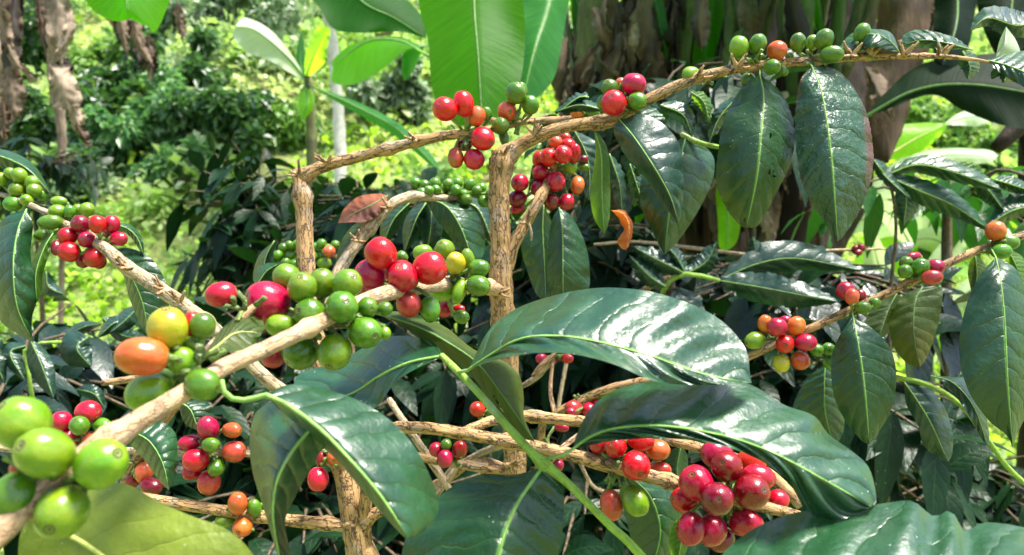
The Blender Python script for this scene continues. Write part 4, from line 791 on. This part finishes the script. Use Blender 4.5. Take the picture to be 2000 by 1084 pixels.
branch('twig', t, [(240, 945, .54, 6), (262, 905, .53, 9), (300, 850, .52, 10), (345, 790, .51, 9)], 'bark_twig')
branch('twig', t, [(200, 748, .6, 6), (260, 740, .6, 7), (300, 735, .6, 5)], 'bark_twig')
cluster(t, (908, 262), .55, [(951, 222, 10, 14, 'G', 8), (907, 283, 16, 12, 'D', 10), (930, 227, 19, 20, 'M', 3), (905, 203, 21, 26, 'P', 0), (869, 213, 25, 24, 'P', -2), (890, 308, 16, 21, 'M', 2), (943, 271, 23, 25, 'P', -4), (926, 311, 20, 22, 'P', 0)])
cluster(t, (1005, 240), .56, [(984, 268, 10, 18, 'G', 6), (1018, 178, 13, 18, 'G', 6), (990, 218, 20, 19, 'K', 2), (1008, 182, 21, 21, 'G', 0), (1036, 205, 17, 19, 'G', 0), (978, 246, 20, 17, 'G', -4, (986, 244))])
gs = [(812, 357), (830, 362), (850, 359), (868, 371), (893, 358), (918, 360), (940, 367), (825, 377), (858, 380), (882, 382), (876, 360), (905, 381), (931, 372), (911, 390), (945, 393), (852, 371), (890, 371), (960, 380), (838, 372)]
cluster(t, (880, 386), .65, [(x, y, 10+i % 3, 11+(i*7) % 3, 'G', (6 if i < 7 else 0)) for i, (x, y) in enumerate(gs)], label='small green unripe cluster')
cluster(t, (50, 392), .60, [(3, 350, 12, 14, 'L', 4), (20, 338, 11, 11, 'L', 4), (83, 383, 9, 12, 'G', 6), (38, 343, 15, 15, 'L', 0), (62, 356, 13, 13, 'L', 0), (67, 373, 15, 14, 'L', -2), (33, 371, 16, 15, 'L', 0), (25, 398, 17, 15, 'G', -2), (52, 391, 12, 12, 'L', -4)], label='pale green cluster at the left edge')
cluster(t, (125, 432), .575, [(83, 461, 16, 13, 'G', 4), (115, 393, 15, 10, 'L', 4), (152, 410, 10, 12, 'L', 4), (112, 413, 16, 14, 'L', 0), (170, 409, 14, 14, 'L', 0), (136, 413, 11, 13, 'G', -2), (98, 434, 23, 15, 'G', -2)])
cluster(t, (197, 477), .55, [(110, 484, 10, 16, 'D', 12), (162, 508, 14, 16, 'D', 12), (195, 512, 12, 14, 'D', 10), (215, 455, 14, 12, 'D', 10), (132, 461, 17, 18, 'R', 0), (218, 438, 16, 18, 'R', 2), (190, 438, 16, 18, 'R', 0), (157, 438, 18, 18, 'D', 0, (153, 430)), (232, 466, 18, 14, 'R', 0), (135, 492, 22, 20, 'R', 0), (170, 468, 20, 16, 'R', -2, (170, 466)), (185, 503, 21, 20, 'R', -3)], label='dark red cluster on the grey branch')
cluster(t, (165, 856), .50, [(150, 886, 10, 10, 'R', 4), (133, 857, 20, 20, 'P', 3), (120, 822, 20, 19, 'P', 0), (172, 804, 26, 22, 'P', 0), (181, 860, 22, 17, 'O', 0), (199, 831, 21, 15, 'G', 0), (155, 831, 19, 19, 'G', -2, (152, 819))])
cluster(t, (268, 905), .53, [(258, 940, 13, 13, 'D', 4), (282, 922, 18, 21, 'K', 0), (295, 950, 24, 17, 'D', -2)])
cluster(t, (412, 884), .50, [(374, 922, 18, 16, 'R', 6), (371, 864, 23, 15, 'P', 4), (406, 836, 26, 21, 'P', 0, (404, 817)), (453, 840, 21, 15, 'M', 0), (408, 942, 23, 23, 'K', 2), (457, 882, 25, 21, 'K', 0), (412, 869, 19, 15, 'G', -3), (383, 898, 26, 22, 'P', -3), (423, 914, 18, 16, 'G', -3, (417, 921))], label='mixed cluster on the thin horizontal branch')
cluster(t, (478, 1004), .50, [(438, 1018, 18, 13, 'L', 2), (497, 992, 14, 19, 'G', 0), (464, 983, 19, 23, 'M', -3), (474, 1029, 21, 19, 'O', -2, (472, 1034))])
cluster(t, (655, 884), .50, [(628, 896, 12, 15, 'D', 4), (654, 892, 20, 16, 'O', 0, (656, 895)), (621, 936, 21, 24, 'P', 0)])
leaf(t, [(52, 408, .56), (35, 450, .55), (26, 520, .54), (34, 600, .54), (66, 670, .55)], [(64, 440), (60, 500), (74, 570), (63, 620), (63, 655)], [(10, 425), (-22, 470), (-26, 550), (0, 625), (40, 655)], 'leaf', off=(.015, .02), rib='rib')
leaf(t, [(104, 455, .56), (86, 485, .555), (70, 535, .55), (72, 592, .55)], [(98, 490), (84, 535), (82, 570)], [(80, 475), (60, 525), (62, 570)], 'leaf_olive', off=(.006, .01))
leaf(t, [(214, 488, .57), (250, 530, .56), (276, 585, .56), (290, 648, .56)], [(255, 485), (300, 510), (330, 570), (322, 620)], [(240, 535), (252, 580), (272, 630)], 'leaf', off=(.01, .02), rib='rib_dark')
leaf(t, [(222, 436, .57), (252, 448, .565), (270, 468, .565), (281, 502, .565)], 9, 10, 'leaf', off=(.01, .01))
leaf(t, [(-40, 292, .60), (20, 312, .60), (60, 335, .60), (98, 378, .60)], 16, 20, 'leaf', off=(.02, .01))
leaf(t, [(352, 786, .5), (372, 800, .495), (388, 842, .495)], [(395, 780), (415, 800), (408, 830)], [(352, 805), (362, 828)], 'leaf', off=(.008, .01), n=34)
leaf(t, [(258, 842, .43), (292, 862, .425), (318, 905, .42), (330, 958, .42)], [(305, 822), (342, 845), (346, 895), (338, 935)], [(250, 862), (280, 895), (310, 938)], 'leaf', off=(.01, .015), n=40)
leaf(t, [(757, 382, .61), (722, 402, .60), (690, 418, .60), (660, 436, .60)], [(752, 408), (718, 432), (685, 434)], [(740, 378), (700, 384), (672, 408)], 'leaf_dead', off=(-.01, .02), rib='rib_dark', n=34, ribr=1.5, label='brown dead leaf', ruf=.004)
leaf(t, [(832, 390, .64), (868, 400, .63), (898, 440, .625), (925, 512, .625)], [(872, 388), (925, 408), (946, 455), (944, 498)], [(850, 425), (880, 465), (908, 505)], 'leaf', off=(.02, .01))
leaf(t, [(800, 396, .65), (768, 430, .645), (745, 485, .645)], 18, 20, 'leaf', n=36)
leaf(t, [(832, 396, .67), (812, 430, .665), (790, 492, .665)], 20, 20, 'leaf_blue', n=36)
leaf(t, [(842, 396, .66), (842, 440, .655), (832, 500, .655)], 24, 18, 'leaf_blue', n=36)
leaf(t, [(716, 428, .62), (690, 470, .615), (655, 528, .61)], 16, 20, 'leaf_under', n=36, rib='rib_dark')
leaf(t, [(900, 392, .68), (935, 410, .675), (965, 480, .67)], 22, 20, 'leaf_blue', n=36)
leaf(t, [(536, 470, .62), (518, 505, .62), (512, 555, .62)], [(534, 500), (528, 540)], [(505, 500), (494, 545)], 'leaf_blue', n=30)
leaf(t, [(500, 560, .6), (520, 530, .6), (545, 515, .6)], 16, 16, 'leaf', n=30)

t = thing('coffee_branch', 'distant coffee twig crowded with small green cherries and one red, behind the squared stem', 'coffee branch', ground_at(600, .95))
branch('branch', t, [(700, 2600, 1.0, 12), (690, 1000, .98, 8), (680, 560, .95, 5), (640, 500, .95, 5), (590, 492, .95, 4), (530, 500, .95, 3)], 'bark_twig', step=.02)
fs = [(554, 484, 10), (543, 498, 10), (567, 499, 11), (532, 509, 9), (570, 481, 8), (579, 476, 8), (575, 516, 11), (617, 484, 11), (628, 476, 10), (655, 478, 9), (625, 498, 8), (558, 512, 9), (588, 505, 10), (612, 500, 9), (548, 515, 9), (565, 478, 8), (641, 484, 8)]
cluster(t, (590, 494), .95, [(x, y, r, r, 'G', 0) for x, y, r in fs]+[(633, 514, 15, 12, 'L', -4), (643, 491, 12, 12, 'K', -6)])

def spurs(parent, spots):
    for x, y, d in spots:
        p = P(x, y, d); VV, FF, BB = [], [], []
        for k in range(4):
            dv = Vector((random.uniform(-1, 1), -.6, random.uniform(-.3, 1))).normalized()
            Vt, Ft, bk = tube_np([(*p, .0016), (*(p+dv*.005), .0011), (*(p+dv*random.uniform(.007, .011)+Vector((0, 0, .001))), .0006)], seg=6, step=.002, rough=.3, seed=k)
            o0 = len(VV); VV += Vt; FF += [tuple(i+o0 for i in f) for f in Ft]; BB += bk
        obj('spur', mesh_poly('spur', VV, FF, M['bark_twig'], bk=BB), parent)
spurs(B_, [(243, 513, .525), (246, 524, .52), (352, 588, .505), (812, 272, .545), (760, 405, .60), (586, 342, .55), (700, 470, .59), (320, 565, .515), (690, 1020, .495), (640, 318, .55)])
spurs(A_, [(975, 572, .53), (970, 560, .53), (1360, 152, .505), (1440, 132, .50), (1700, 106, .505), (1765, 108, .505), (985, 300, .535), (1045, 262, .535), (1662, 108, .505), (1030, 432, .545), (1000, 905, .545), (1835, 108, .51)])
# ---------------------------------------------------------------- right hand fruiting branch
t = thing('coffee_branch', 'long thin coffee branch rising to the right edge, with hanging leaves and four mixed clusters', 'coffee branch', ground_at(1040, .64))
branch('branch', t, [(1045, 2600, .7, 12), (1050, 1300, .66, 10), (1055, 870, .62, 8), (1085, 812, .60, 8), (1140, 780, .595, 8), (1200, 756, .59, 8), (1285, 738, .585, 8), (1370, 722, .58, 8), (1460, 696, .57, 9), (1530, 664, .565, 8), (1600, 634, .56, 8), (1660, 606, .56, 8), (1750, 565, .555, 8), (1840, 520, .55, 8), (1920, 485, .55, 8), (2010, 455, .55, 8), (2100, 420, .55, 8)], 'bark', nodes=(.7, .76, .83, .9), rough=.06)
cluster(t, (1530, 664), .565, [(1595, 684, 13, 13, 'G', 14), (1618, 682, 13, 14, 'G', 16), (1620, 708, 13, 13, 'G', 18), (1534, 626, 12, 10, 'P', 8), (1494, 632, 14, 18, 'O', 3), (1475, 665, 22, 17, 'L', 2), (1555, 637, 18, 20, 'O', 0), (1518, 639, 19, 20, 'P', 0), (1563, 704, 19, 18, 'O', 0), (1526, 710, 16, 18, 'Y', 0), (1573, 669, 22, 17, 'P', -5), (1533, 672, 18, 18, 'P', -6, (1528, 672))], label='mixed red orange and yellow cluster')
cluster(t, (1672, 602), .56, [(1680, 577, 12, 12, 'D', 6), (1652, 568, 19, 18, 'R', 0), (1664, 579, 14, 16, 'K', -3), (1708, 592, 12, 12, 'G', 0), (1685, 601, 16, 13, 'G', -6)])
cluster(t, (1795, 543), .552, [(1786, 501, 16, 9, 'R', 8), (1770, 513, 13, 13, 'G', 4), (1768, 530, 14, 15, 'G', 0), (1798, 521, 17, 17, 'G', 0), (1828, 521, 17, 15, 'P', 0), (1820, 542, 20, 15, 'K', -5)])
cluster(t, (1942, 478), .55, [(1970, 473, 20, 15, 'G', 0), (1945, 451, 19, 20, 'O', 0), (1956, 491, 19, 15, 'G', -5)])
cluster(t, (1140, 785), .595, [(1163, 786, 10, 10, 'R', 6), (1200, 766, 9, 8, 'R', 4), (1182, 775, 10, 9, 'L', 2), (1120, 797, 18, 15, 'K', -2), (1150, 800, 14, 14, 'P', -2), (1116, 804, 10, 8, 'P', -6)])
leaf(t, [(1666, 616, .55), (1674, 660, .535), (1684, 720, .53), (1692, 790, .53), (1698, 868, .535)], [(1708, 645), (1740, 682), (1751, 740), (1740, 800), (1716, 845)], [(1640, 655), (1624, 700), (1628, 770), (1655, 828), (1685, 862)], 'leaf', off=(.012, .014), petiole=[(1664, 604, .555), (1666, 616, .55)])
leaf(t, [(1945, 502, .53), (1954, 545, .51), (1962, 620, .50), (1968, 740, .495), (1978, 875, .50)], [(1988, 530), (2012, 600), (2022, 700), (2012, 790), (1988, 845)], [(1912, 540), (1886, 600), (1873, 680), (1890, 760), (1930, 820), (1966, 850)], 'leaf', off=(.015, .014), petiole=[(1935, 484, .545), (1945, 502, .53)], label='largest hanging leaf at the right edge')
leaf(t, [(1802, 560, .57), (1787, 590, .565), (1785, 650, .56), (1796, 718, .56)], [(1838, 562), (1838, 605), (1824, 662), (1808, 702)], [(1765, 578), (1738, 620), (1743, 672), (1770, 708)], 'leaf_under', off=(.012, .014), rib='rib_dark')
leaf(t, [(1752, 573, .58), (1735, 605, .575), (1716, 662, .57)], [(1768, 590), (1752, 630), (1730, 655)], [(1705, 600), (1688, 640), (1705, 660)], 'leaf_under', off=(.01, .01), rib='rib_dark')
leaf(t, [(1905, 500, .57), (1908, 540, .57), (1900, 575, .57)], 20, 18, 'leaf_under', rib='rib_dark', n=30)
leaf(t, [(1970, 490, .57), (1985, 520, .57), (2000, 560, .57)], 20, 22, 'leaf_olive', n=30)
leaf(t, [(1766, 746, .56), (1790, 780, .555), (1820, 830, .55), (1852, 902, .55)], [(1808, 755), (1842, 790), (1860, 842), (1860, 885)], [(1770, 790), (1793, 830), (1803, 868), (1835, 898)], 'leaf_blue', off=(.008, .01), n=44)
leaf(t, [(1818, 734, .54), (1862, 748, .535), (1902, 795, .53), (1930, 872, .53)], [(1860, 736), (1888, 742), (1920, 795), (1932, 845)], [(1848, 752), (1888, 805), (1918, 858)], 'leaf_blue', off=(.01, .0), n=44)
leaf(t, [(1612, 712, .60), (1610, 750, .595), (1612, 805, .595), (1628, 870, .60)], [(1642, 740), (1650, 800), (1645, 850)], [(1580, 738), (1562, 790), (1578, 835), (1605, 862)], 'leaf', off=(.01, .012), rib='rib_dark', n=44)
branch('twig', t, [(1740, 738, .57, 4), (1790, 745, .56, 5), (1840, 765, .555, 5), (1885, 800, .55, 5), (1930, 860, .55, 5), (1975, 920, .55, 5), (2030, 965, .55, 5)], 'shoot')

# ---------------------------------------------------------------- crossing bare branches at the lower centre with the big red cluster
t = thing('coffee_branch', 'rough crossing coffee branches at the bottom centre bearing the largest deep red cluster', 'coffee branch', ground_at(760, .50))
branch('branch', t, [(730, 2600, .6, 18), (712, 1300, .53, 15), (720, 900, .50, 12), (745, 845, .485, 12), (775, 836, .475, 12), (835, 836, .465, 12), (905, 847, .46, 12), (960, 856, .455, 12), (1040, 872, .45, 13), (1120, 890, .44, 13), (1200, 912, .43, 14), (1300, 938, .42, 13), (1380, 962, .41, 13), (1470, 985, .405, 12), (1562, 1006, .40, 9)], 'bark', nodes=(.74, .835, .93), seg=20, rough=.08)
branch('branch', t, [(900, 845, .47, 9), (960, 822, .49, 10), (1025, 812, .50, 11), (1080, 818, .495, 11), (1140, 824, .485, 11), (1230, 842, .47, 10), (1340, 868, .45, 10), (1430, 892, .44, 10), (1505, 930, .43, 12), (1566, 986, .42, 12)], 'bark', nodes=(.25, .6), rough=.08)
branch('twig', t, [(1150, 838, .47, 5), (1110, 865, .46, 6), (1075, 900, .45, 6)], 'bark')
branch('twig', t, [(1040, 735, .6, 4), (1060, 712, .6, 6), (1085, 690, .6, 4)], 'bark_twig')
for q_ in [[(760, 780, .62, 6), (800, 840, .60, 7), (845, 905, .60, 8), (880, 960, .60, 7)], [(1010, 760, .66, 5), (1050, 735, .65, 6), (1080, 700, .64, 5)], [(1120, 640, .8, 4), (1100, 740, .8, 4), (1090, 800, .8, 4)], [(850, 970, .60, 7), (880, 930, .60, 6), (900, 900, .6, 5)], [(1230, 960, .6, 4), (1165, 955, .6, 4), (1130, 900, .6, 4)]]:
    branch('twig', t, q_, 'bark_pale')
cluster(t, (870, 892), .50, [(852, 878, 15, 14, 'R', 0), (898, 879, 15, 20, 'D', 0), (871, 868, 11, 12, 'G', 0), (869, 896, 15, 18, 'R', -3)])
cluster(t, (940, 815), .52, [(932, 799, 15, 16, 'R', 0)])
cluster(t, (1075, 880), .50, [(1090, 908, 13, 12, 'R', 4), (1097, 835, 15, 9, 'R', 8), ])
branch('twig', t, [(1085, 815, .60, 5), (1075, 760, .62, 4), (1082, 690, .64, 3)], 'bark_twig')
cluster(t, (1082, 694), .64, [(1080, 704, 9, 8, 'D', 4), (1057, 700, 12, 10, 'R', 0), (1108, 700, 13, 10, 'R', 0)])
cluster(t, (1212, 916), .43, [(1168, 868, 17, 19, 'R', 8), (1284, 879, 25, 21, 'M', 8), (1290, 917, 22, 15, 'K', 8), (1252, 862, 27, 18, 'R', 5), (1202, 872, 28, 22, 'R', 2, (1192, 864)), (1194, 986, 22, 31, 'M', 2), (1242, 979, 26, 31, 'L', -1, (1251, 1003)), (1242, 909, 28, 29, 'P', -5, (1247, 921))], label='cluster under the lower broad leaf')
cluster(t, (1420, 975), .41, [(1400, 886, 33, 28, 'R', 12), (1467, 902, 30, 26, 'R', 14), (1480, 932, 32, 26, 'R', 10), (1504, 936, 12, 16, 'P', 10), (1408, 1054, 28, 24, 'D', 8), (1337, 976, 28, 26, 'R', 4), (1520, 976, 20, 20, 'P', 4), (1389, 1036, 30, 33, 'R', 2), (1349, 1033, 27, 33, 'R', 0), (1457, 1021, 34, 28, 'R', 0),
    (1360, 944, 34, 36, 'R', 0), (1419, 911, 35, 31, 'D', 0, (1403, 899)), (1468, 961, 37, 34, 'D', -2, (1484, 949)), (1401, 975, 34, 32, 'D', -4, (1396, 968))], label='large cluster of deep red ripe cherries')
leaf(t, [(1230, 930, .47), (1270, 970, .47), (1290, 1040, .47), (1270, 1120, .47)], [(1270, 935), (1330, 960), (1335, 1020), (1310, 1090)], [(1210, 960), (1225, 1020), (1240, 1080)], 'leaf', off=(.01, .012), rib='rib_dark')
leaf(t, [(1350, 1000, .45), (1335, 1040, .445), (1322, 1110, .445)], 16, 26, 'leaf_olive', rib='rib', n=34)
leaf(t, [(1330, 870, .5), (1322, 920, .5), (1330, 970, .5)], 22, 26, 'leaf', rib='rib_dark', n=34)

# ---------------------------------------------------------------- green shoot with the broad glossy leaves
t = thing('coffee_shoot', 'green young coffee shoot slanting across the bottom centre with five broad glossy leaves', 'coffee shoot', ground_at(1420, .36))
branch('stem', t, [(1750, 2600, .42, 20), (1420, 1300, .36, 12), (1260, 1095, .335, 9), (1185, 1020, .33, 8), (1110, 945, .33, 8), (1060, 905, .33, 11), (1040, 885, .33, 9), (990, 832, .335, 8), (930, 762, .345, 7.5), (885, 716, .355, 7), (862, 694, .36, 6)], 'shoot', nodes=(.885,), rough=.03, swell=.5)
leaf(t, [(915, 722, .345), (960, 692, .335), (1010, 664, .325), (1070, 656, .32), (1150, 664, .315), (1260, 692, .31), (1370, 730, .31), (1468, 748, .315)], [(955, 645), (1010, 602), (1090, 575), (1170, 562), (1250, 566), (1310, 580), (1375, 605), (1425, 640), (1458, 685), (1464, 725)],
     [(960, 705), (1040, 690), (1120, 692), (1200, 712), (1280, 745), (1370, 752)], 'leaf_glare', off=((.055, .026), -.012), ribr=3, petiole=[(895, 728, .35), (915, 722, .345)], nv=8, label='upper broad glossy leaf', ruf=.0036, quilt=.0026)
leaf(t, [(1118, 878, .325), (1150, 855, .32), (1200, 837, .312), (1290, 832, .305), (1400, 848, .30), (1500, 880, .295), (1600, 932, .293), (1702, 990, .295)], [(1130, 840), (1160, 790), (1215, 757), (1300, 742), (1400, 740), (1468, 752), (1530, 790), (1590, 812), (1618, 848), (1665, 882), (1698, 915), (1712, 975)],
     [(1160, 868), (1230, 858), (1330, 858), (1420, 873), (1500, 908), (1545, 950), (1578, 1000), (1640, 1015)], 'leaf_glare', off=((.045, .030), (-.006, .006)), ribr=3, petiole=[(1065, 896, .33), (1095, 890, .328), (1118, 878, .325)], nv=8, label='lower broad leaf with white sky glare', ruf=.0045, quilt=.0028)
leaf(t, [(1062, 910, .33), (1040, 940, .325), (1010, 985, .318), (985, 1045, .31), (970, 1110, .305), (950, 1220, .30)], [(1085, 908), (1100, 950), (1101, 1010), (1090, 1084), (1060, 1160), (1000, 1215)], [(1010, 926), (930, 930), (872, 958), (822, 1005), (788, 1065), (790, 1150), (860, 1210)], 'leaf', off=(.01, .025), ribr=4, label='broad green leaf at the bottom centre', quilt=.001)
leaf(t, [(866, 695, .362), (800, 708, .365), (740, 735, .37), (680, 772, .375), (570, 800, .38)], [(780, 740), (735, 795), (690, 800), (620, 812)], [(845, 668), (790, 656), (740, 662), (690, 690), (640, 712), (580, 735)], 'leaf_glare', off=(-.006, .03), ribr=3.5, label='leaf tucked behind the green cluster')
leaf(t, [(735, 612, .385), (810, 635, .375), (880, 672, .368), (935, 712, .365), (980, 770, .365), (1044, 862, .37)], [(770, 608), (825, 617), (875, 642), (925, 682), (985, 706), (1015, 735), (1023, 775), (1024, 815)], [(775, 630), (830, 668), (885, 704), (930, 745), (965, 800), (1010, 850)], 'leaf_under', off=(.03, .01), n=90, m=14, holes=[(.70, .5, .012), (.74, .55, .014), (.78, .6, .010)], rib='rib_dark', ribr=2.5, label='olive underside of a leaf seen edge on')

t = thing('coffee_shoot', 'big broad green leaf with wavy bitten upper margin filling the bottom right corner', 'coffee shoot', ground_at(1380, .3))
branch('stem', t, [(1300, 2600, .35, 14), (1300, 1500, .30, 10), (1330, 1250, .28, 9), (1370, 1160, .275, 8)], 'shoot')
leaf(t, [(1370, 1160, .275), (1480, 1150, .27), (1650, 1165, .26), (1850, 1180, .25), (2050, 1160, .245), (2200, 1130, .245)], [(1405, 1090), (1460, 1040), (1530, 1008), (1620, 990), (1710, 985), (1772, 977), (1795, 986), (1815, 1004), (1832, 1010), (1842, 998), (1862, 1002), (1878, 1030), (1890, 1038), (1925, 1020), (2010, 1032), (2120, 1060)],
     [(1450, 1230), (1650, 1290), (1850, 1300), (2050, 1250)], 'leaf_glare', off=(.046, .03), ribr=5, nv=9, ruf=.003, quilt=.003, label='bitten leaf')

# ---------------------------------------------------------------- bluish leaves of neighbouring shoots, right centre and left
t = thing('coffee_shoot', 'neighbouring shoot with dark bluish toothed leaves in front of the banana clump foot', 'coffee shoot', ground_at(1400, .95))
branch('stem', t, [(1290, 2600, 1.0, 8), (1285, 1000, .98, 6), (1290, 640, .95, 5), (1300, 560, .92, 5), (1340, 535, .9, 5), (1405, 548, .9, 4)], 'shoot', step=.02)
branch('twig', t, [(1250, 572, .95, 6), (1290, 548, .94, 6), (1340, 533, .93, 5)], 'bark_twig', step=.02)
branch('twig', t, [(1160, 478, 1.0, 3), (1240, 472, 1.0, 3), (1350, 484, 1.0, 4), (1480, 498, 1.0, 3), (1600, 490, 1.0, 3), (1730, 486, 1.0, 2)], 'bark_pale', step=.02)
cluster(t, (1680, 488), 1.0, [(1671, 487, 8, 9, 'D'), (1682, 484, 8, 8, 'D'), (1677, 493, 9, 6, 'D')])
for mid, A, Bq in [([(1405, 548, .9), (1480, 560, .88), (1560, 575, .86), (1640, 590, .85)], 30, 32), ([(1410, 545, .9), (1480, 515, .9), (1560, 505, .9), (1690, 530, .9)], 34, 26), ([(1480, 530, .92), (1478, 500, .92), (1470, 462, .92)], 18, 18), ([(1580, 520, .92), (1570, 500, .92), (1555, 475, .92)], 26, 30),
                   ([(1340, 535, .9), (1270, 500, .9), (1235, 480, .9)], 20, 20), ([(1340, 535, .9), (1380, 510, .9), (1400, 470, .9)], 22, 20), ([(1300, 560, .9), (1270, 540, .9), (1230, 500, .9)], 20, 20), ([(1340, 535, .9), (1320, 500, .9), (1290, 470, .9)], 14, 14), ([(1300, 600, .9), (1340, 590, .9), (1380, 640, .9)], 24, 20)]:
    leaf(t, mid, A, Bq, 'leaf_blue', jag=7, off=(.01, .015), n=40, m=6, rib='rib_dark', ribr=1.5)
t = thing('coffee_shoot', 'neighbouring shoot with drooping bluish leaves at the left below the lime slope', 'coffee shoot', ground_at(60, .8))
branch('stem', t, [(90, 2600, .85, 8), (70, 1000, .82, 6), (60, 760, .8, 4), (50, 680, .8, 4), (120, 668, .8, 3)], 'shoot', step=.02)
for mid, A, Bq in [([(60, 665, .78), (80, 710, .77), (105, 778, .76)], 22, 26), ([(50, 675, .8), (20, 690, .79), (50, 745, .78)], 20, 16), ([(172, 658, .8), (150, 680, .79), (178, 716, .79)], 30, 34), ([(120, 668, .82), (160, 640, .82), (200, 632, .82)], 12, 14), ([(150, 760, .8), (185, 770, .79), (205, 800, .79)], 16, 14),
                   ([(250, 640, .85), (225, 630, .84), (190, 660, .83)], 14, 14), ([(0, 660, .8), (-10, 700, .79), (10, 750, .79)], 22, 20), ([(270, 600, .85), (245, 625, .84), (215, 650, .83)], 20, 18), ([(200, 620, .85), (240, 655, .84), (290, 660, .83)], 20, 14), ([(90, 530, .8), (95, 560, .8), (125, 575, .8)], 16, 16)]:
    leaf(t, mid, A, Bq, 'leaf_blue', off=(.01, .015), n=36, m=6, rib='rib_dark', ribr=1.5)
t = thing('coffee_shoot', 'neighbouring leafy shoot with long narrow dark leaves spreading below the bright banana leaf', 'coffee shoot', ground_at(1760, .85))
branch('stem', t, [(1720, 2600, .95, 6), (1735, 800, .9, 4), (1750, 450, .87, 3), (1735, 345, .85, 3)], 'bark_bush', step=.02)
for mid, A, Bq, mt in [([(1735, 340, .85), (1790, 322, .84), (1860, 335, .83), (1960, 372, .82)], 22, 20, 'leaf'), ([(1735, 345, .85), (1720, 330, .84), (1705, 310, .84)], 14, 14, 'leaf'), ([(1700, 310, .85), (1735, 350, .84), (1778, 388, .83)], 16, 12, 'leaf_blue'), ([(1735, 345, .85), (1790, 370, .84), (1860, 400, .84), (1935, 450, .84)], 26, 26, 'leaf'),
                       ([(1770, 360, .86), (1770, 400, .86), (1765, 440, .86)], 26, 26, 'leaf'), ([(1900, 350, .86), (1930, 370, .86), (1960, 410, .86)], 20, 24, 'leaf'), ([(1940, 350, .86), (1975, 360, .86), (2020, 375, .86)], 16, 16, 'leaf'), ([(1870, 320, .95), (1910, 345, .95), (1940, 370, .95)], 16, 24, 'leaf_olive'), ([(2040, 400, .86), (1980, 410, .86), (1930, 440, .86)], 18, 30, 'leaf')]:
    leaf(t, mid, A, Bq, mt, off=(.01, .015), n=40, m=6, jag=4, rib='rib', ribr=1.5)
